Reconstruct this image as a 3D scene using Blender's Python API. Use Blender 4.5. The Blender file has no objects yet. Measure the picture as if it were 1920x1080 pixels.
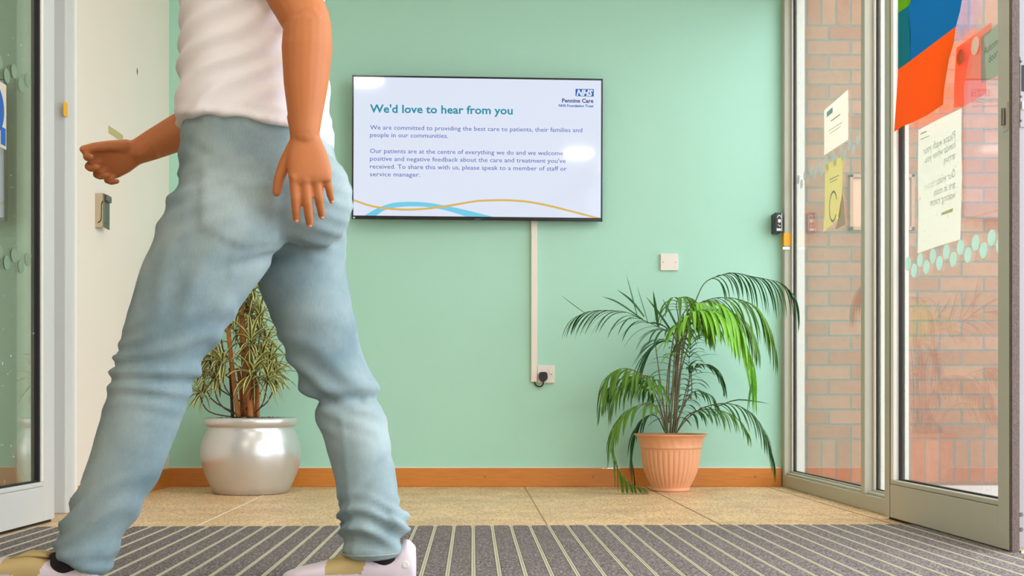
import bpy, bmesh, math, random
from mathutils import Vector, Matrix, noise

random.seed(7)
C = bpy.context.scene
COL = C.collection
F = 2112.0            # focal length in pixels of the 1920 wide frame
CX, CY = 886.0, 749.0 # where the camera axis meets the frame (level camera, shifted lens)
CAMZ = 0.4245

# ------------------------------------------------------------------ camera, world, exposure
cam = bpy.data.cameras.new('camera')
cam_o = bpy.data.objects.new('camera', cam)
COL.objects.link(cam_o)
cam_o.location = (0, 0, CAMZ)
cam_o.rotation_euler = (math.radians(90), 0, 0)
cam.sensor_width = 36.0
cam.lens = 36.0 * F / 1920.0
cam.shift_x = (960 - CX) / 1920.0
cam.shift_y = (CY - 540) / 1920.0
cam.clip_start = 0.05
cam.clip_end = 200
C.camera = cam_o

C.view_settings.view_transform = 'Standard'
C.view_settings.look = 'None'
C.view_settings.gamma = 1.0
C.view_settings.exposure = 0.25
C.view_settings.use_curve_mapping = False

w = bpy.data.worlds.new('world')
C.world = w
w.use_nodes = True
bg = w.node_tree.nodes['Background']
bg.inputs[0].default_value = (0.90, 0.965, 1.06, 1)
bg.inputs[1].default_value = 4.0
C.cycles.max_bounces = 10
C.cycles.diffuse_bounces = 6
C.cycles.glossy_bounces = 6
C.cycles.transparent_max_bounces = 16
C.cycles.sample_clamp_indirect = 6.0
C.cycles.use_denoising = True

def portal(loc, rot, sx, sy):
    l = bpy.data.lights.new('daylight_portal', 'AREA')
    l.shape = 'RECTANGLE'; l.size = sx; l.size_y = sy
    l.cycles.is_portal = True
    o = bpy.data.objects.new('daylight_portal', l); COL.objects.link(o)
    o.location = loc; o.rotation_euler = rot
portal((1.75, 1.7, 1.3), (0, math.radians(90), 0), 2.6, 8.2)

# ------------------------------------------------------------------ projection helpers
def P(px, py, Y):
    return Vector(((px - CX) * Y / F, Y, CAMZ + (CY - py) * Y / F))
def onX(px, py, X):
    Y = X * F / (px - CX)
    return Vector((X, Y, CAMZ + (CY - py) * Y / F))
XG, XP = 1.5, 1.555      # glass planes: sliding leaf, fixed sidelight
LK = 0.0374
def XL(Y): return -1.6877 + LK * Y      # left wall plane

# ------------------------------------------------------------------ materials
def s2l(c):
    return tuple(((v / 255.0) / 12.92 if v / 255.0 <= 0.04045 else ((v / 255.0 + 0.055) / 1.055) ** 2.4) for v in c) + (1,)
def newmat(name):
    m = bpy.data.materials.new(name); m.use_nodes = True
    return m, m.node_tree.nodes, m.node_tree.links, m.node_tree.nodes['Principled BSDF']
def mat(name, rgb, rough=0.6, metal=0.0, var=0.06, scale=8.0, bump=0.0, bscale=60.0, spec=0.5, stretch=(1, 1, 1), coat=0.0):
    m, N, L, B = newmat(name)
    B.inputs['Roughness'].default_value = rough
    B.inputs['Metallic'].default_value = metal
    B.inputs['Specular IOR Level'].default_value = spec
    B.inputs['Coat Weight'].default_value = coat
    tc = N.new('ShaderNodeTexCoord'); mp = N.new('ShaderNodeMapping')
    mp.inputs['Scale'].default_value = stretch
    L.new(tc.outputs['Object'], mp.inputs[0])
    nz = N.new('ShaderNodeTexNoise'); nz.inputs['Scale'].default_value = scale; nz.inputs['Detail'].default_value = 4
    L.new(mp.outputs[0], nz.inputs['Vector'])
    mx = N.new('ShaderNodeMix'); mx.data_type = 'RGBA'
    c = s2l(rgb)
    mx.inputs[6].default_value = tuple(max(0, v * (1 - var)) for v in c[:3]) + (1,)
    mx.inputs[7].default_value = tuple(min(1, v * (1 + var)) for v in c[:3]) + (1,)
    L.new(nz.outputs[0], mx.inputs[0]); L.new(mx.outputs[2], B.inputs['Base Color'])
    if bump:
        n2 = N.new('ShaderNodeTexNoise'); n2.inputs['Scale'].default_value = bscale; n2.inputs['Detail'].default_value = 3
        L.new(mp.outputs[0], n2.inputs['Vector'])
        b = N.new('ShaderNodeBump'); b.inputs['Strength'].default_value = bump; b.inputs['Distance'].default_value = 0.002
        L.new(n2.outputs[0], b.inputs['Height']); L.new(b.outputs[0], B.inputs['Normal'])
    return m
def emis(name, rgb, strength):
    m, N, L, B = newmat(name)
    B.inputs['Base Color'].default_value = (0.01, 0.01, 0.01, 1)
    B.inputs['Roughness'].default_value = 0.06
    B.inputs['Emission Color'].default_value = s2l(rgb)
    B.inputs['Emission Strength'].default_value = strength
    return m
def glass_mat(name, ior=1.6, tint=(0.97, 0.985, 0.975), dirt=0.04):
    m, N, L, B = newmat(name)
    N.remove(B)
    out = N['Material Output']
    geo = N.new('ShaderNodeNewGeometry'); fr = N.new('ShaderNodeFresnel')
    mr = N.new('ShaderNodeMapRange')
    mr.inputs[3].default_value = ior; mr.inputs[4].default_value = 1.0 / ior
    L.new(geo.outputs['Backfacing'], mr.inputs[0]); L.new(mr.outputs[0], fr.inputs['IOR'])
    tr = N.new('ShaderNodeBsdfTransparent'); tr.inputs[0].default_value = tint + (1,)
    gl = N.new('ShaderNodeBsdfGlossy'); gl.inputs['Roughness'].default_value = 0.0
    mx = N.new('ShaderNodeMixShader')
    L.new(fr.outputs[0], mx.inputs[0]); L.new(tr.outputs[0], mx.inputs[1]); L.new(gl.outputs[0], mx.inputs[2])
    # dust and small smears on the pane
    tc = N.new('ShaderNodeTexCoord')
    nz = N.new('ShaderNodeTexNoise'); nz.inputs['Scale'].default_value = 70; nz.inputs['Detail'].default_value = 2
    L.new(tc.outputs['Object'], nz.inputs['Vector'])
    rp = N.new('ShaderNodeMapRange'); rp.inputs[1].default_value = 0.70; rp.inputs[2].default_value = 0.78
    rp.inputs[3].default_value = dirt; rp.inputs[4].default_value = 0.55
    L.new(nz.outputs[0], rp.inputs[0])
    df = N.new('ShaderNodeBsdfDiffuse'); df.inputs[0].default_value = (0.85, 0.87, 0.86, 1)
    m2 = N.new('ShaderNodeMixShader')
    L.new(rp.outputs[0], m2.inputs[0]); L.new(mx.outputs[0], m2.inputs[1]); L.new(df.outputs[0], m2.inputs[2])
    L.new(m2.outputs[0], out.inputs[0])
    return m

M = {}
M['green'] = mat('green_wall_paint', (171, 219, 198), 0.55, var=0.03, scale=3, bump=0.15, bscale=150)
M['dim_green'] = mat('dimmed_green_wall_paint', (96, 108, 74), 0.7, var=0.05)  # green lobby walls, with the lobby's dimness put into the colour
M['white_wall'] = mat('white_wall_paint', (232, 222, 208), 0.6, var=0.02, scale=3, bump=0.15, bscale=150)
M['ceiling'] = mat('ceiling_paint', (235, 232, 224), 0.8, var=0.02)
M['wood'] = mat('varnished_pine', (206, 128, 48), 0.38, var=0.22, scale=9, stretch=(1.2, 6, 14), coat=0.3)
M['alu_right'] = mat('grey_green_painted_aluminium', (186, 184, 168), 0.45, var=0.03)
M['alu_left'] = mat('white_painted_aluminium', (204, 206, 204), 0.42, var=0.02)
M['alu_edge'] = mat('silver_anodised_aluminium', (150, 145, 147), 0.4, metal=0.0, var=0.03)
M['bead'] = mat('white_glazing_bead', (236, 234, 226), 0.4, var=0.02)
M['outer'] = mat('weathered_white_frame', (212, 208, 197), 0.6, var=0.05)
M['gasket'] = mat('black_rubber', (22, 22, 26), 0.6, var=0.1)
M['brush'] = mat('grey_brush_pile', (104, 92, 86), 0.95, var=0.4, scale=120, bump=1, bscale=300)
M['glass_r'] = glass_mat('dusty_door_glass', 1.75, dirt=0.10)
M['glass_p'] = glass_mat('sidelight_glass', 1.6, dirt=0.05)
M['glass_l'] = glass_mat('inner_door_glass', 2.7, (0.88, 0.93, 0.80), dirt=0.03)
M['dot_dark'] = mat('frosted_grey_green_vinyl', (124, 150, 126), 0.6, var=0.02)
M['white_plastic'] = mat('white_plastic', (236, 224, 214), 0.35, var=0.02)
M['black_plastic'] = mat('black_plastic', (30, 28, 32), 0.35, var=0.1)
M['tv_black'] = mat('gloss_black_plastic', (14, 14, 18), 0.2, var=0.1)
M['steel'] = mat('brushed_steel', (205, 190, 165), 0.28, metal=0.9, var=0.06, scale=40, stretch=(1, 1, 12))
M['dark_steel'] = mat('dark_steel', (120, 112, 104), 0.35, metal=0.8, var=0.1)
M['screw'] = mat('screw_head_metal', (96, 92, 92), 0.4, metal=0.8)
M['yellow'] = mat('yellow_sticker', (236, 172, 22), 0.5, var=0.03)
def sheet_mat(name, rgb, rough=0.8, t=0.5):
    m = mat(name, rgb, rough, var=0.012, spec=0.1); N, L = m.node_tree.nodes, m.node_tree.links
    B = N['Principled BSDF']; tl = N.new('ShaderNodeBsdfTranslucent'); tl.inputs[0].default_value = s2l(rgb)
    ms = N.new('ShaderNodeMixShader'); ms.inputs[0].default_value = t
    L.new(B.outputs[0], ms.inputs[1]); L.new(tl.outputs[0], ms.inputs[2]); L.new(ms.outputs[0], N['Material Output'].inputs[0])
    return m
M['paper'] = sheet_mat('white_paper', (250, 246, 236), t=0.6)
M['cream_paper'] = sheet_mat('pale_yellow_paper', (236, 230, 184), t=0.6)
M['sage_paper'] = sheet_mat('sage_laminate', (190, 192, 168), t=0.5)
M['orange'] = sheet_mat('orange_vinyl', (255, 124, 0), 0.5, t=0.4)
M['blue'] = sheet_mat('blue_vinyl', (8, 140, 204), 0.5, t=0.35)
M['teal'] = sheet_mat('teal_vinyl', (8, 142, 160), 0.5, t=0.35)
M['lime'] = sheet_mat('lime_vinyl', (130, 196, 12), 0.5, t=0.35)
M['dot'] = sheet_mat('frosted_mint_vinyl', (214, 240, 228), 0.6, t=0.5)
M['ink'] = mat('black_ink', (40, 44, 44), 0.7)
M['ink_soft'] = mat('grey_green_ink', (190, 204, 190), 0.8)
M['ink_blue'] = mat('blue_ink', (24, 92, 176), 0.6)
M['ink_ltblue'] = mat('pale_blue_ink', (150, 200, 215), 0.7)
M['ink_grey'] = mat('grey_ink', (160, 160, 150), 0.7)
M['silver'] = mat('silver_glaze', (208, 208, 206), 0.30, metal=0.6, var=0.02)
M['soil'] = mat('potting_soil', (92, 68, 54), 0.95, var=0.5, scale=60, bump=1, bscale=80)
M['terracotta'] = mat('peach_terracotta_plastic', (238, 172, 130), 0.42, var=0.05, scale=12)
M['bark'] = mat('brown_stem_bark', (176, 112, 58), 0.75, var=0.35, scale=25, bump=0.8, bscale=60, stretch=(1, 1, 4))
M['twig'] = mat('dark_stem_bark', (82, 60, 58), 0.7, var=0.3, scale=25)
M['palm_stem'] = mat('green_brown_palm_stem', (118, 112, 84), 0.55, var=0.3, scale=20)
M['skin'] = mat('tanned_skin', (190, 116, 66), 0.6, var=0.07, scale=14, bump=0.1, bscale=200)
M['hair'] = mat('dark_brown_hair', (52, 36, 26), 0.5, var=0.3, scale=60, bump=0.8, bscale=120, stretch=(1, 1, 0.2))
M['shirt'] = mat('off_white_cotton', (238, 236, 240), 0.9, var=0.03, scale=5, bump=0.2, bscale=300)
M['sock'] = mat('black_sock', (34, 26, 34), 0.95, var=0.2)
M['shoe'] = mat('pale_lilac_leather', (222, 208, 216), 0.5, var=0.03)
M['shoe_tan'] = mat('sand_suede', (190, 166, 112), 0.85, var=0.08, scale=30)
M['sole'] = mat('white_rubber_sole', (236, 232, 228), 0.6, var=0.02)
M['concrete'] = mat('pale_concrete_paving', (204, 198, 192), 0.9, var=0.06, scale=10, bump=0.4)
M['rail'] = mat('dull_aluminium_rail', (196, 188, 162), 0.5, metal=0.2, var=0.06, scale=20)
M['nail'] = mat('fingernail', (206, 140, 104), 0.4)
M['lamp'] = emis('lamp_diffuser', (255, 250, 240), 54.0)
M['scr_white'] = emis('screen_pale_blue', (222, 231, 248), 0.81)
M['scr_teal'] = emis('screen_teal', (0, 138, 160), 0.85)
M['scr_navy'] = emis('screen_text_blue', (84, 98, 186), 0.80)
M['scr_logo'] = emis('screen_logo_blue', (16, 88, 176), 0.80)
M['scr_gold'] = emis('screen_gold', (222, 180, 84), 0.80)
M['scr_sky'] = emis('screen_sky_blue', (112, 206, 234), 0.80)
M['scr_navy2'] = emis('screen_deep_blue', (58, 66, 150), 0.67)

def floor_mat():
    m, N, L, B = newmat('sandy_terrazzo_slabs')
    B.inputs['Roughness'].default_value = 0.45
    tc = N.new('ShaderNodeTexCoord')
    vo = N.new('ShaderNodeTexVoronoi'); vo.inputs['Scale'].default_value = 190
    L.new(tc.outputs['Object'], vo.inputs['Vector'])
    nz = N.new('ShaderNodeTexNoise'); nz.inputs['Scale'].default_value = 5; nz.inputs['Detail'].default_value = 8
    L.new(tc.outputs['Object'], nz.inputs['Vector'])
    cr = N.new('ShaderNodeValToRGB')
    e = cr.color_ramp.elements
    e[0].position = 0.0; e[0].color = s2l((158, 118, 74)); e[1].position = 1.0; e[1].color = s2l((255, 226, 184))
    x = e.new(0.45); x.color = s2l((232, 190, 136))
    sep = N.new('ShaderNodeSeparateColor'); L.new(vo.outputs['Color'], sep.inputs[0])
    L.new(sep.outputs[0], cr.inputs[0])
    mx = N.new('ShaderNodeMix'); mx.data_type = 'RGBA'; mx.blend_type = 'MULTIPLY'; mx.inputs[0].default_value = 1
    cr2 = N.new('ShaderNodeValToRGB')
    cr2.color_ramp.elements[0].color = (0.74, 0.73, 0.72, 1); cr2.color_ramp.elements[1].color = (1, 1, 1, 1)
    cr2.color_ramp.elements[0].position = 0.3; cr2.color_ramp.elements[1].position = 0.65
    L.new(nz.outputs[0], cr2.inputs[0]); L.new(cr.outputs[0], mx.inputs[6]); L.new(cr2.outputs[0], mx.inputs[7])
    L.new(mx.outputs[2], B.inputs['Base Color'])
    return m
M['floor'] = floor_mat()

def carpet_mat():
    m, N, L, B = newmat('charcoal_carpet_inserts')
    B.inputs['Roughness'].default_value = 0.95
    tc = N.new('ShaderNodeTexCoord')
    nz = N.new('ShaderNodeTexNoise'); nz.inputs['Scale'].default_value = 170; nz.inputs['Detail'].default_value = 3
    L.new(tc.outputs['Object'], nz.inputs['Vector'])
    n2 = N.new('ShaderNodeTexNoise'); n2.inputs['Scale'].default_value = 4
    L.new(tc.outputs['Object'], n2.inputs['Vector'])
    cr = N.new('ShaderNodeValToRGB')
    e = cr.color_ramp.elements
    e[0].position = 0.36; e[0].color = s2l((66, 60, 60)); e[1].position = 0.72; e[1].color = s2l((178, 166, 156))
    x = e.new(0.54); x.color = s2l((112, 103, 100))
    L.new(nz.outputs[0], cr.inputs[0]); L.new(cr.outputs[0], B.inputs['Base Color'])
    b = N.new('ShaderNodeBump'); b.inputs['Strength'].default_value = 0.8; b.inputs['Distance'].default_value = 0.004
    L.new(nz.outputs[0], b.inputs['Height']); L.new(b.outputs[0], B.inputs['Normal'])
    return m
M['carpet'] = carpet_mat()

def brick_mat(name, bw, rh, off):
    m, N, L, B = newmat(name)
    B.inputs['Roughness'].default_value = 0.85
    tc = N.new('ShaderNodeTexCoord'); sp = N.new('ShaderNodeSeparateXYZ'); cb = N.new('ShaderNodeCombineXYZ')
    L.new(tc.outputs['Object'], sp.inputs[0]); L.new(sp.outputs[0], cb.inputs[0]); L.new(sp.outputs[2], cb.inputs[1])
    br = N.new('ShaderNodeTexBrick')
    br.inputs['Scale'].default_value = 1; br.inputs['Brick Width'].default_value = bw; br.inputs['Row Height'].default_value = rh
    br.inputs['Mortar Size'].default_value = 0.006; br.inputs['Mortar Smooth'].default_value = 0.3
    br.inputs['Bias'].default_value = 0.0; br.offset = off
    br.inputs['Color1'].default_value = s2l((148, 86, 60)); br.inputs['Color2'].default_value = s2l((166, 112, 86))
    br.inputs['Mortar'].default_value = s2l((112, 104, 98))
    L.new(cb.outputs[0], br.inputs['Vector'])
    nz = N.new('ShaderNodeTexNoise'); nz.inputs['Scale'].default_value = 40; nz.inputs['Detail'].default_value = 5
    L.new(tc.outputs['Object'], nz.inputs['Vector'])
    mx = N.new('ShaderNodeMix'); mx.data_type = 'RGBA'; mx.blend_type = 'OVERLAY'; mx.inputs[0].default_value = 0.35
    L.new(br.outputs['Color'], mx.inputs[6]); L.new(nz.outputs[0], mx.inputs[7]); L.new(mx.outputs[2], B.inputs['Base Color'])
    b = N.new('ShaderNodeBump'); b.inputs['Strength'].default_value = 0.6; b.inputs['Distance'].default_value = 0.006; b.invert = True
    L.new(br.outputs['Fac'], b.inputs['Height']); L.new(b.outputs[0], B.inputs['Normal'])
    return m
M['brick'] = brick_mat('red_stretcher_brickwork', 0.225, 0.075, 0.5)
M['soldier'] = brick_mat('red_soldier_brickwork', 0.075, 0.225, 0.0)

def denim_mat():
    m, N, L, B = newmat('faded_light_blue_denim')
    B.inputs['Roughness'].default_value = 0.9
    tc = N.new('ShaderNodeTexCoord')
    nz = N.new('ShaderNodeTexNoise'); nz.inputs['Scale'].default_value = 4.5; nz.inputs['Detail'].default_value = 6
    L.new(tc.outputs['Object'], nz.inputs['Vector'])
    cr = N.new('ShaderNodeValToRGB'); e = cr.color_ramp.elements
    e[0].position = 0.3; e[0].color = s2l((104, 130, 140)); e[1].position = 0.72; e[1].color = s2l((174, 192, 192))
    L.new(nz.outputs[0], cr.inputs[0])
    wv = N.new('ShaderNodeTexNoise'); wv.inputs['Scale'].default_value = 420
    mp = N.new('ShaderNodeMapping'); mp.inputs['Scale'].default_value = (1, 1, 0.15)
    L.new(tc.outputs['Object'], mp.inputs[0]); L.new(mp.outputs[0], wv.inputs['Vector'])
    mx = N.new('ShaderNodeMix'); mx.data_type = 'RGBA'; mx.blend_type = 'OVERLAY'; mx.inputs[0].default_value = 0.12
    L.new(cr.outputs[0], mx.inputs[6]); L.new(wv.outputs[0], mx.inputs[7]); L.new(mx.outputs[2], B.inputs['Base Color'])
    b = N.new('ShaderNodeBump'); b.inputs['Strength'].default_value = 0.25; b.inputs['Distance'].default_value = 0.001
    L.new(wv.outputs[0], b.inputs['Height']); L.new(b.outputs[0], B.inputs['Normal'])
    return m
M['denim'] = denim_mat()
M['seam'] = mat('denim_seam_thread', (150, 160, 150), 0.9, var=0.25, scale=120)

def leaf_mat(name, mid, margin, edge=0.30, rough=0.45):
    m, N, L, B = newmat(name)
    B.inputs['Roughness'].default_value = rough
    uv = N.new('ShaderNodeUVMap'); uv.uv_map = 'UVMap'
    sp = N.new('ShaderNodeSeparateXYZ'); L.new(uv.outputs[0], sp.inputs[0])
    sb = N.new('ShaderNodeMath'); sb.operation = 'SUBTRACT'; sb.inputs[1].default_value = 0.5; L.new(sp.outputs[0], sb.inputs[0])
    ab = N.new('ShaderNodeMath'); ab.operation = 'ABSOLUTE'; L.new(sb.outputs[0], ab.inputs[0])
    mr = N.new('ShaderNodeMapRange'); mr.inputs[1].default_value = edge - 0.06; mr.inputs[2].default_value = edge + 0.06
    L.new(ab.outputs[0], mr.inputs[0])
    mx = N.new('ShaderNodeMix'); mx.data_type = 'RGBA'
    mx.inputs[6].default_value = s2l(mid); mx.inputs[7].default_value = s2l(margin)
    L.new(mr.outputs[0], mx.inputs[0])
    tc = N.new('ShaderNodeTexCoord'); nz = N.new('ShaderNodeTexNoise'); nz.inputs['Scale'].default_value = 18
    L.new(tc.outputs['Object'], nz.inputs['Vector'])
    m2 = N.new('ShaderNodeMix'); m2.data_type = 'RGBA'; m2.blend_type = 'OVERLAY'; m2.inputs[0].default_value = 0.35
    L.new(mx.outputs[2], m2.inputs[6]); L.new(nz.outputs[0], m2.inputs[7]); L.new(m2.outputs[2], B.inputs['Base Color'])
    # thin leaves let some light through
    tl = N.new('ShaderNodeBsdfTranslucent'); L.new(m2.outputs[2], tl.inputs[0])
    ms = N.new('ShaderNodeMixShader'); ms.inputs[0].default_value = 0.25
    L.new(B.outputs[0], ms.inputs[1]); L.new(tl.outputs[0], ms.inputs[2]); L.new(ms.outputs[0], N['Material Output'].inputs[0])
    return m
M['drac_leaf'] = leaf_mat('variegated_leaf', (96, 104, 44), (244, 236, 164), 0.28)
M['palm_dark'] = leaf_mat('dark_palm_leaf', (56, 108, 50), (44, 88, 46), 0.4)
M['palm_mid'] = leaf_mat('green_palm_leaf', (104, 150, 48), (80, 128, 44), 0.4)
M['palm_light'] = leaf_mat('bright_green_palm_leaf', (140, 206, 56), (118, 186, 50), 0.4)

# ------------------------------------------------------------------ object helpers
def obj(name, bm, m, parent=None, smooth=False, recalc=True):
    me = bpy.data.meshes.new(name)
    if recalc: bmesh.ops.recalc_face_normals(bm, faces=bm.faces)
    bm.to_mesh(me); bm.free()
    return obj_me(name, me, m, parent, smooth)
def obj_me(name, me, m, parent=None, smooth=False):
    o = bpy.data.objects.new(name, me); COL.objects.link(o)
    for x in (m if isinstance(m, (list, tuple)) else [m]):
        me.materials.append(M[x] if isinstance(x, str) else x)
    if smooth:
        for p in me.polygons: p.use_smooth = True
    if parent:
        o.parent = parent
        o.matrix_parent_inverse = Matrix.Identity(4)
        pw = world(parent)
        o.matrix_local = pw.inverted()
    return o
def world(o):
    m = o.matrix_basis.copy()
    p = o.parent
    while p:
        m = p.matrix_basis @ m; p = p.parent
    return m
def empty(name, loc):
    o = bpy.data.objects.new(name, None); COL.objects.link(o); o.location = loc; o.empty_display_size = 0.1
    return o
def tag(o, label=None, cat=None, group=None, kind=None):
    if label: o['label'] = label
    if cat: o['category'] = cat
    if group: o['group'] = group
    if kind: o['kind'] = kind
    return o
def struct(o): return tag(o, kind='structure')

def box(bm, x0, x1, y0, y1, z0, z1, bev=0.0, mi=0, seg=2):
    vs = [bm.verts.new((x, y, z)) for x in (x0, x1) for y in (y0, y1) for z in (z0, z1)]
    fs = [(0, 1, 3, 2), (4, 6, 7, 5), (0, 4, 5, 1), (2, 3, 7, 6), (0, 2, 6, 4), (1, 5, 7, 3)]
    fl = [bm.faces.new([vs[i] for i in f]) for f in fs]
    for f in fl: f.material_index = mi
    if bev:
        es = list({e for f in fl for e in f.edges})
        bmesh.ops.bevel(bm, geom=es, offset=bev, segments=seg, affect='EDGES', profile=0.6)
def boxo(name, x0, x1, y0, y1, z0, z1, m, parent=None, bev=0.0):
    bm = bmesh.new(); box(bm, min(x0, x1), max(x0, x1), min(y0, y1), max(y0, y1), min(z0, z1), max(z0, z1), bev)
    return obj(name, bm, m, parent)
def xform(bm, mtx): bmesh.ops.transform(bm, matrix=mtx, verts=bm.verts)
def prism(bm, pts, off):
    """polygon of 3D points given thickness by the vector off"""
    off = Vector(off)
    a = [bm.verts.new(p) for p in pts]; b = [bm.verts.new(Vector(p) + off) for p in pts]
    bm.faces.new(a); bm.faces.new(list(reversed(b)))
    n = len(a)
    for i in range(n):
        bm.faces.new((a[i], b[i], b[(i + 1) % n], a[(i + 1) % n]))
def lathe(bm, prof, cx, cy, n=64, rfun=None):
    rings = []
    for (r, z) in prof:
        ring = []
        for k in range(n):
            t = 2 * math.pi * k / n
            rr = r if rfun is None else rfun(r, z, t)
            ring.append(bm.verts.new((cx + rr * math.cos(t), cy + rr * math.sin(t), z)))
        rings.append(ring)
    for a, b in zip(rings, rings[1:]):
        for k in range(n):
            bm.faces.new((a[k], a[(k + 1) % n], b[(k + 1) % n], b[k]))
    return rings
def frame_of(t, hint=Vector((0, 1, 0))):
    t = t.normalized()
    u = hint - t * hint.dot(t)
    if u.length < 1e-4: u = Vector((1, 0, 0)) - t * t.x
    u.normalize()
    return u, t.cross(u).normalized()
def smooth_path(pts, n):
    """Catmull-Rom through pts"""
    pts = [Vector(p) for p in pts]
    P_ = [pts[0] * 2 - pts[1]] + pts + [pts[-1] * 2 - pts[-2]]
    out = []
    segs = len(pts) - 1
    for i in range(n + 1):
        s = i / n * segs; k = min(int(s), segs - 1); t = s - k
        a, b, c, d = P_[k:k + 4]
        out.append(0.5 * ((2 * b) + (c - a) * t + (2 * a - 5 * b + 4 * c - d) * t * t + (3 * b - a - 3 * c + d) * t ** 3))
    return out
def tube(bm, pts, rad, n=8, hint=Vector((0, 1, 0))):
    rings = []
    m = len(pts)
    for i, p in enumerate(pts):
        t = (pts[min(i + 1, m - 1)] - pts[max(i - 1, 0)])
        u, v = frame_of(t, hint)
        r = rad[i] if isinstance(rad, (list, tuple)) else rad
        rings.append([bm.verts.new(p + u * (r * math.cos(2 * math.pi * k / n)) + v * (r * math.sin(2 * math.pi * k / n))) for k in range(n)])
    for a, b in zip(rings, rings[1:]):
        for k in range(n): bm.faces.new((a[k], a[(k + 1) % n], b[(k + 1) % n], b[k]))
    bm.faces.new(rings[0]); bm.faces.new(list(reversed(rings[-1])))
def loft(bm, st, n=28, p=2.0):
    """st: (centre, u axis*radius, v axis*radius) ; superellipse exponent p"""
    rings = []
    for c, u, v in st:
        ring = []
        for k in range(n):
            t = 2 * math.pi * k / n
            ct, s_ = math.cos(t), math.sin(t)
            ring.append(bm.verts.new(c + u * (math.copysign(abs(ct) ** (2 / p), ct)) + v * (math.copysign(abs(s_) ** (2 / p), s_))))
        rings.append(ring)
    for a, b in zip(rings, rings[1:]):
        for k in range(n): bm.faces.new((a[k], a[(k + 1) % n], b[(k + 1) % n], b[k]))
    bm.faces.new(rings[0]); bm.faces.new(list(reversed(rings[-1])))
def ball(bm, c, r, sc=(1, 1, 1), sub=3, rot=None):
    mtx = Matrix.Translation(c) @ (rot if rot else Matrix.Identity(4)) @ Matrix.Diagonal((sc[0], sc[1], sc[2], 1))
    bmesh.ops.create_icosphere(bm, subdivisions=sub, radius=r, matrix=mtx)
def limb(bm, pts, rad, n=14):
    pts = [Vector(p) for p in pts]
    for i in range(len(pts) - 1):
        a, b = pts[i], pts[i + 1]
        u, v = frame_of(b - a)
        loft(bm, [(a, u * rad[i], v * rad[i]), (b, u * rad[i + 1], v * rad[i + 1])], n)
    for p, r in zip(pts, rad): ball(bm, p, r, sub=2)
def remesh(bm, voxel, smooth_it=6, fac=0.5):
    bmesh.ops.recalc_face_normals(bm, faces=bm.faces)
    me = bpy.data.meshes.new('tmp'); bm.to_mesh(me); bm.free()
    o = bpy.data.objects.new('tmp', me); COL.objects.link(o)
    r = o.modifiers.new('r', 'REMESH'); r.mode = 'VOXEL'; r.voxel_size = voxel; r.adaptivity = 0
    s = o.modifiers.new('s', 'SMOOTH'); s.iterations = smooth_it; s.factor = fac
    dg = bpy.context.evaluated_depsgraph_get(); dg.update()
    out = bpy.data.meshes.new_from_object(o.evaluated_get(dg))
    bpy.data.objects.remove(o); bpy.data.meshes.remove(me)
    return out
def text_mesh(s, width=None, height=None, bold=0.0, shear=0.0, align='LEFT', depth=0.0):
    """flat text in the XY plane starting at the origin, scaled to a width"""
    cu = bpy.data.curves.new('t', 'FONT'); cu.body = s; cu.size = 1.0; cu.offset = bold; cu.shear = shear; cu.extrude = depth
    cu.resolution_u = 2
    o = bpy.data.objects.new('t', cu); COL.objects.link(o)
    dg = bpy.context.evaluated_depsgraph_get(); dg.update()
    me = bpy.data.meshes.new_from_object(o.evaluated_get(dg))
    bpy.data.objects.remove(o); bpy.data.curves.remove(cu)
    xs = [v.co.x for v in me.vertices]
    x0, x1 = min(xs), max(xs)
    sx = width / (x1 - x0) if width else height
    for v in me.vertices:
        v.co.x = (v.co.x - x0) * sx; v.co.y *= height; 
        v.co.z *= 1
        if align == 'RIGHT': v.co.x -= (x1 - x0) * sx
    return me
def place_mesh(me, origin, ex, ey, ez):
    mtx = Matrix((ex, ey, ez)).transposed().to_4x4(); mtx.translation = origin
    me.transform(mtx)
    return me

# ------------------------------------------------------------------ setting: floor, ceiling, walls
bm = bmesh.new(); box(bm, -1.62, 1.60, -1.8, 5.52, -0.05, 0)
floor = struct(obj('floor', bm, 'floor'))
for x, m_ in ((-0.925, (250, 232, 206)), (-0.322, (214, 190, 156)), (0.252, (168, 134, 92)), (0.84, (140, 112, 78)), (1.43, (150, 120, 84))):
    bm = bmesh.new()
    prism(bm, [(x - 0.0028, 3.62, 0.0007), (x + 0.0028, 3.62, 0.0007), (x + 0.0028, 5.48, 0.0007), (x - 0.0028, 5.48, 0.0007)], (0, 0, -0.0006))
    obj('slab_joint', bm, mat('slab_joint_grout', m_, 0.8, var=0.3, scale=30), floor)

ceil = boxo('ceiling', -4.2, 1.62, -1.9, 5.7, 2.6, 2.7, 'ceiling'); struct(ceil)
# green end wall
struct(boxo('wall_back', -1.49, 1.56, 5.5, 5.7, -0.05, 2.6, 'green'))
struct(boxo('baseboard_back', -1.475, 1.505, 5.484, 5.5, 0, 0.0915, 'wood', bev=0.004))
bm = bmesh.new(); box(bm, -1.475, 1.505, 5.4862, 5.5, 0.088, 0.0945)
struct(obj('trim_1', bm, 'white_wall'))
for px in (909, 1112, 1416):
    q = P(px, 894, 5.484)
    bm = bmesh.new(); bmesh.ops.create_cone(bm, cap_ends=True, segments=14, radius1=0.006, radius2=0.006, depth=0.002, matrix=Matrix.Translation(q) @ Matrix.Rotation(math.pi / 2, 4, 'X'))
    tag(obj('wood_plug', bm, 'bark'), 'dark round screw plug in the pine baseboard', 'screw plug', 'screw plugs in the baseboard')

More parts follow.
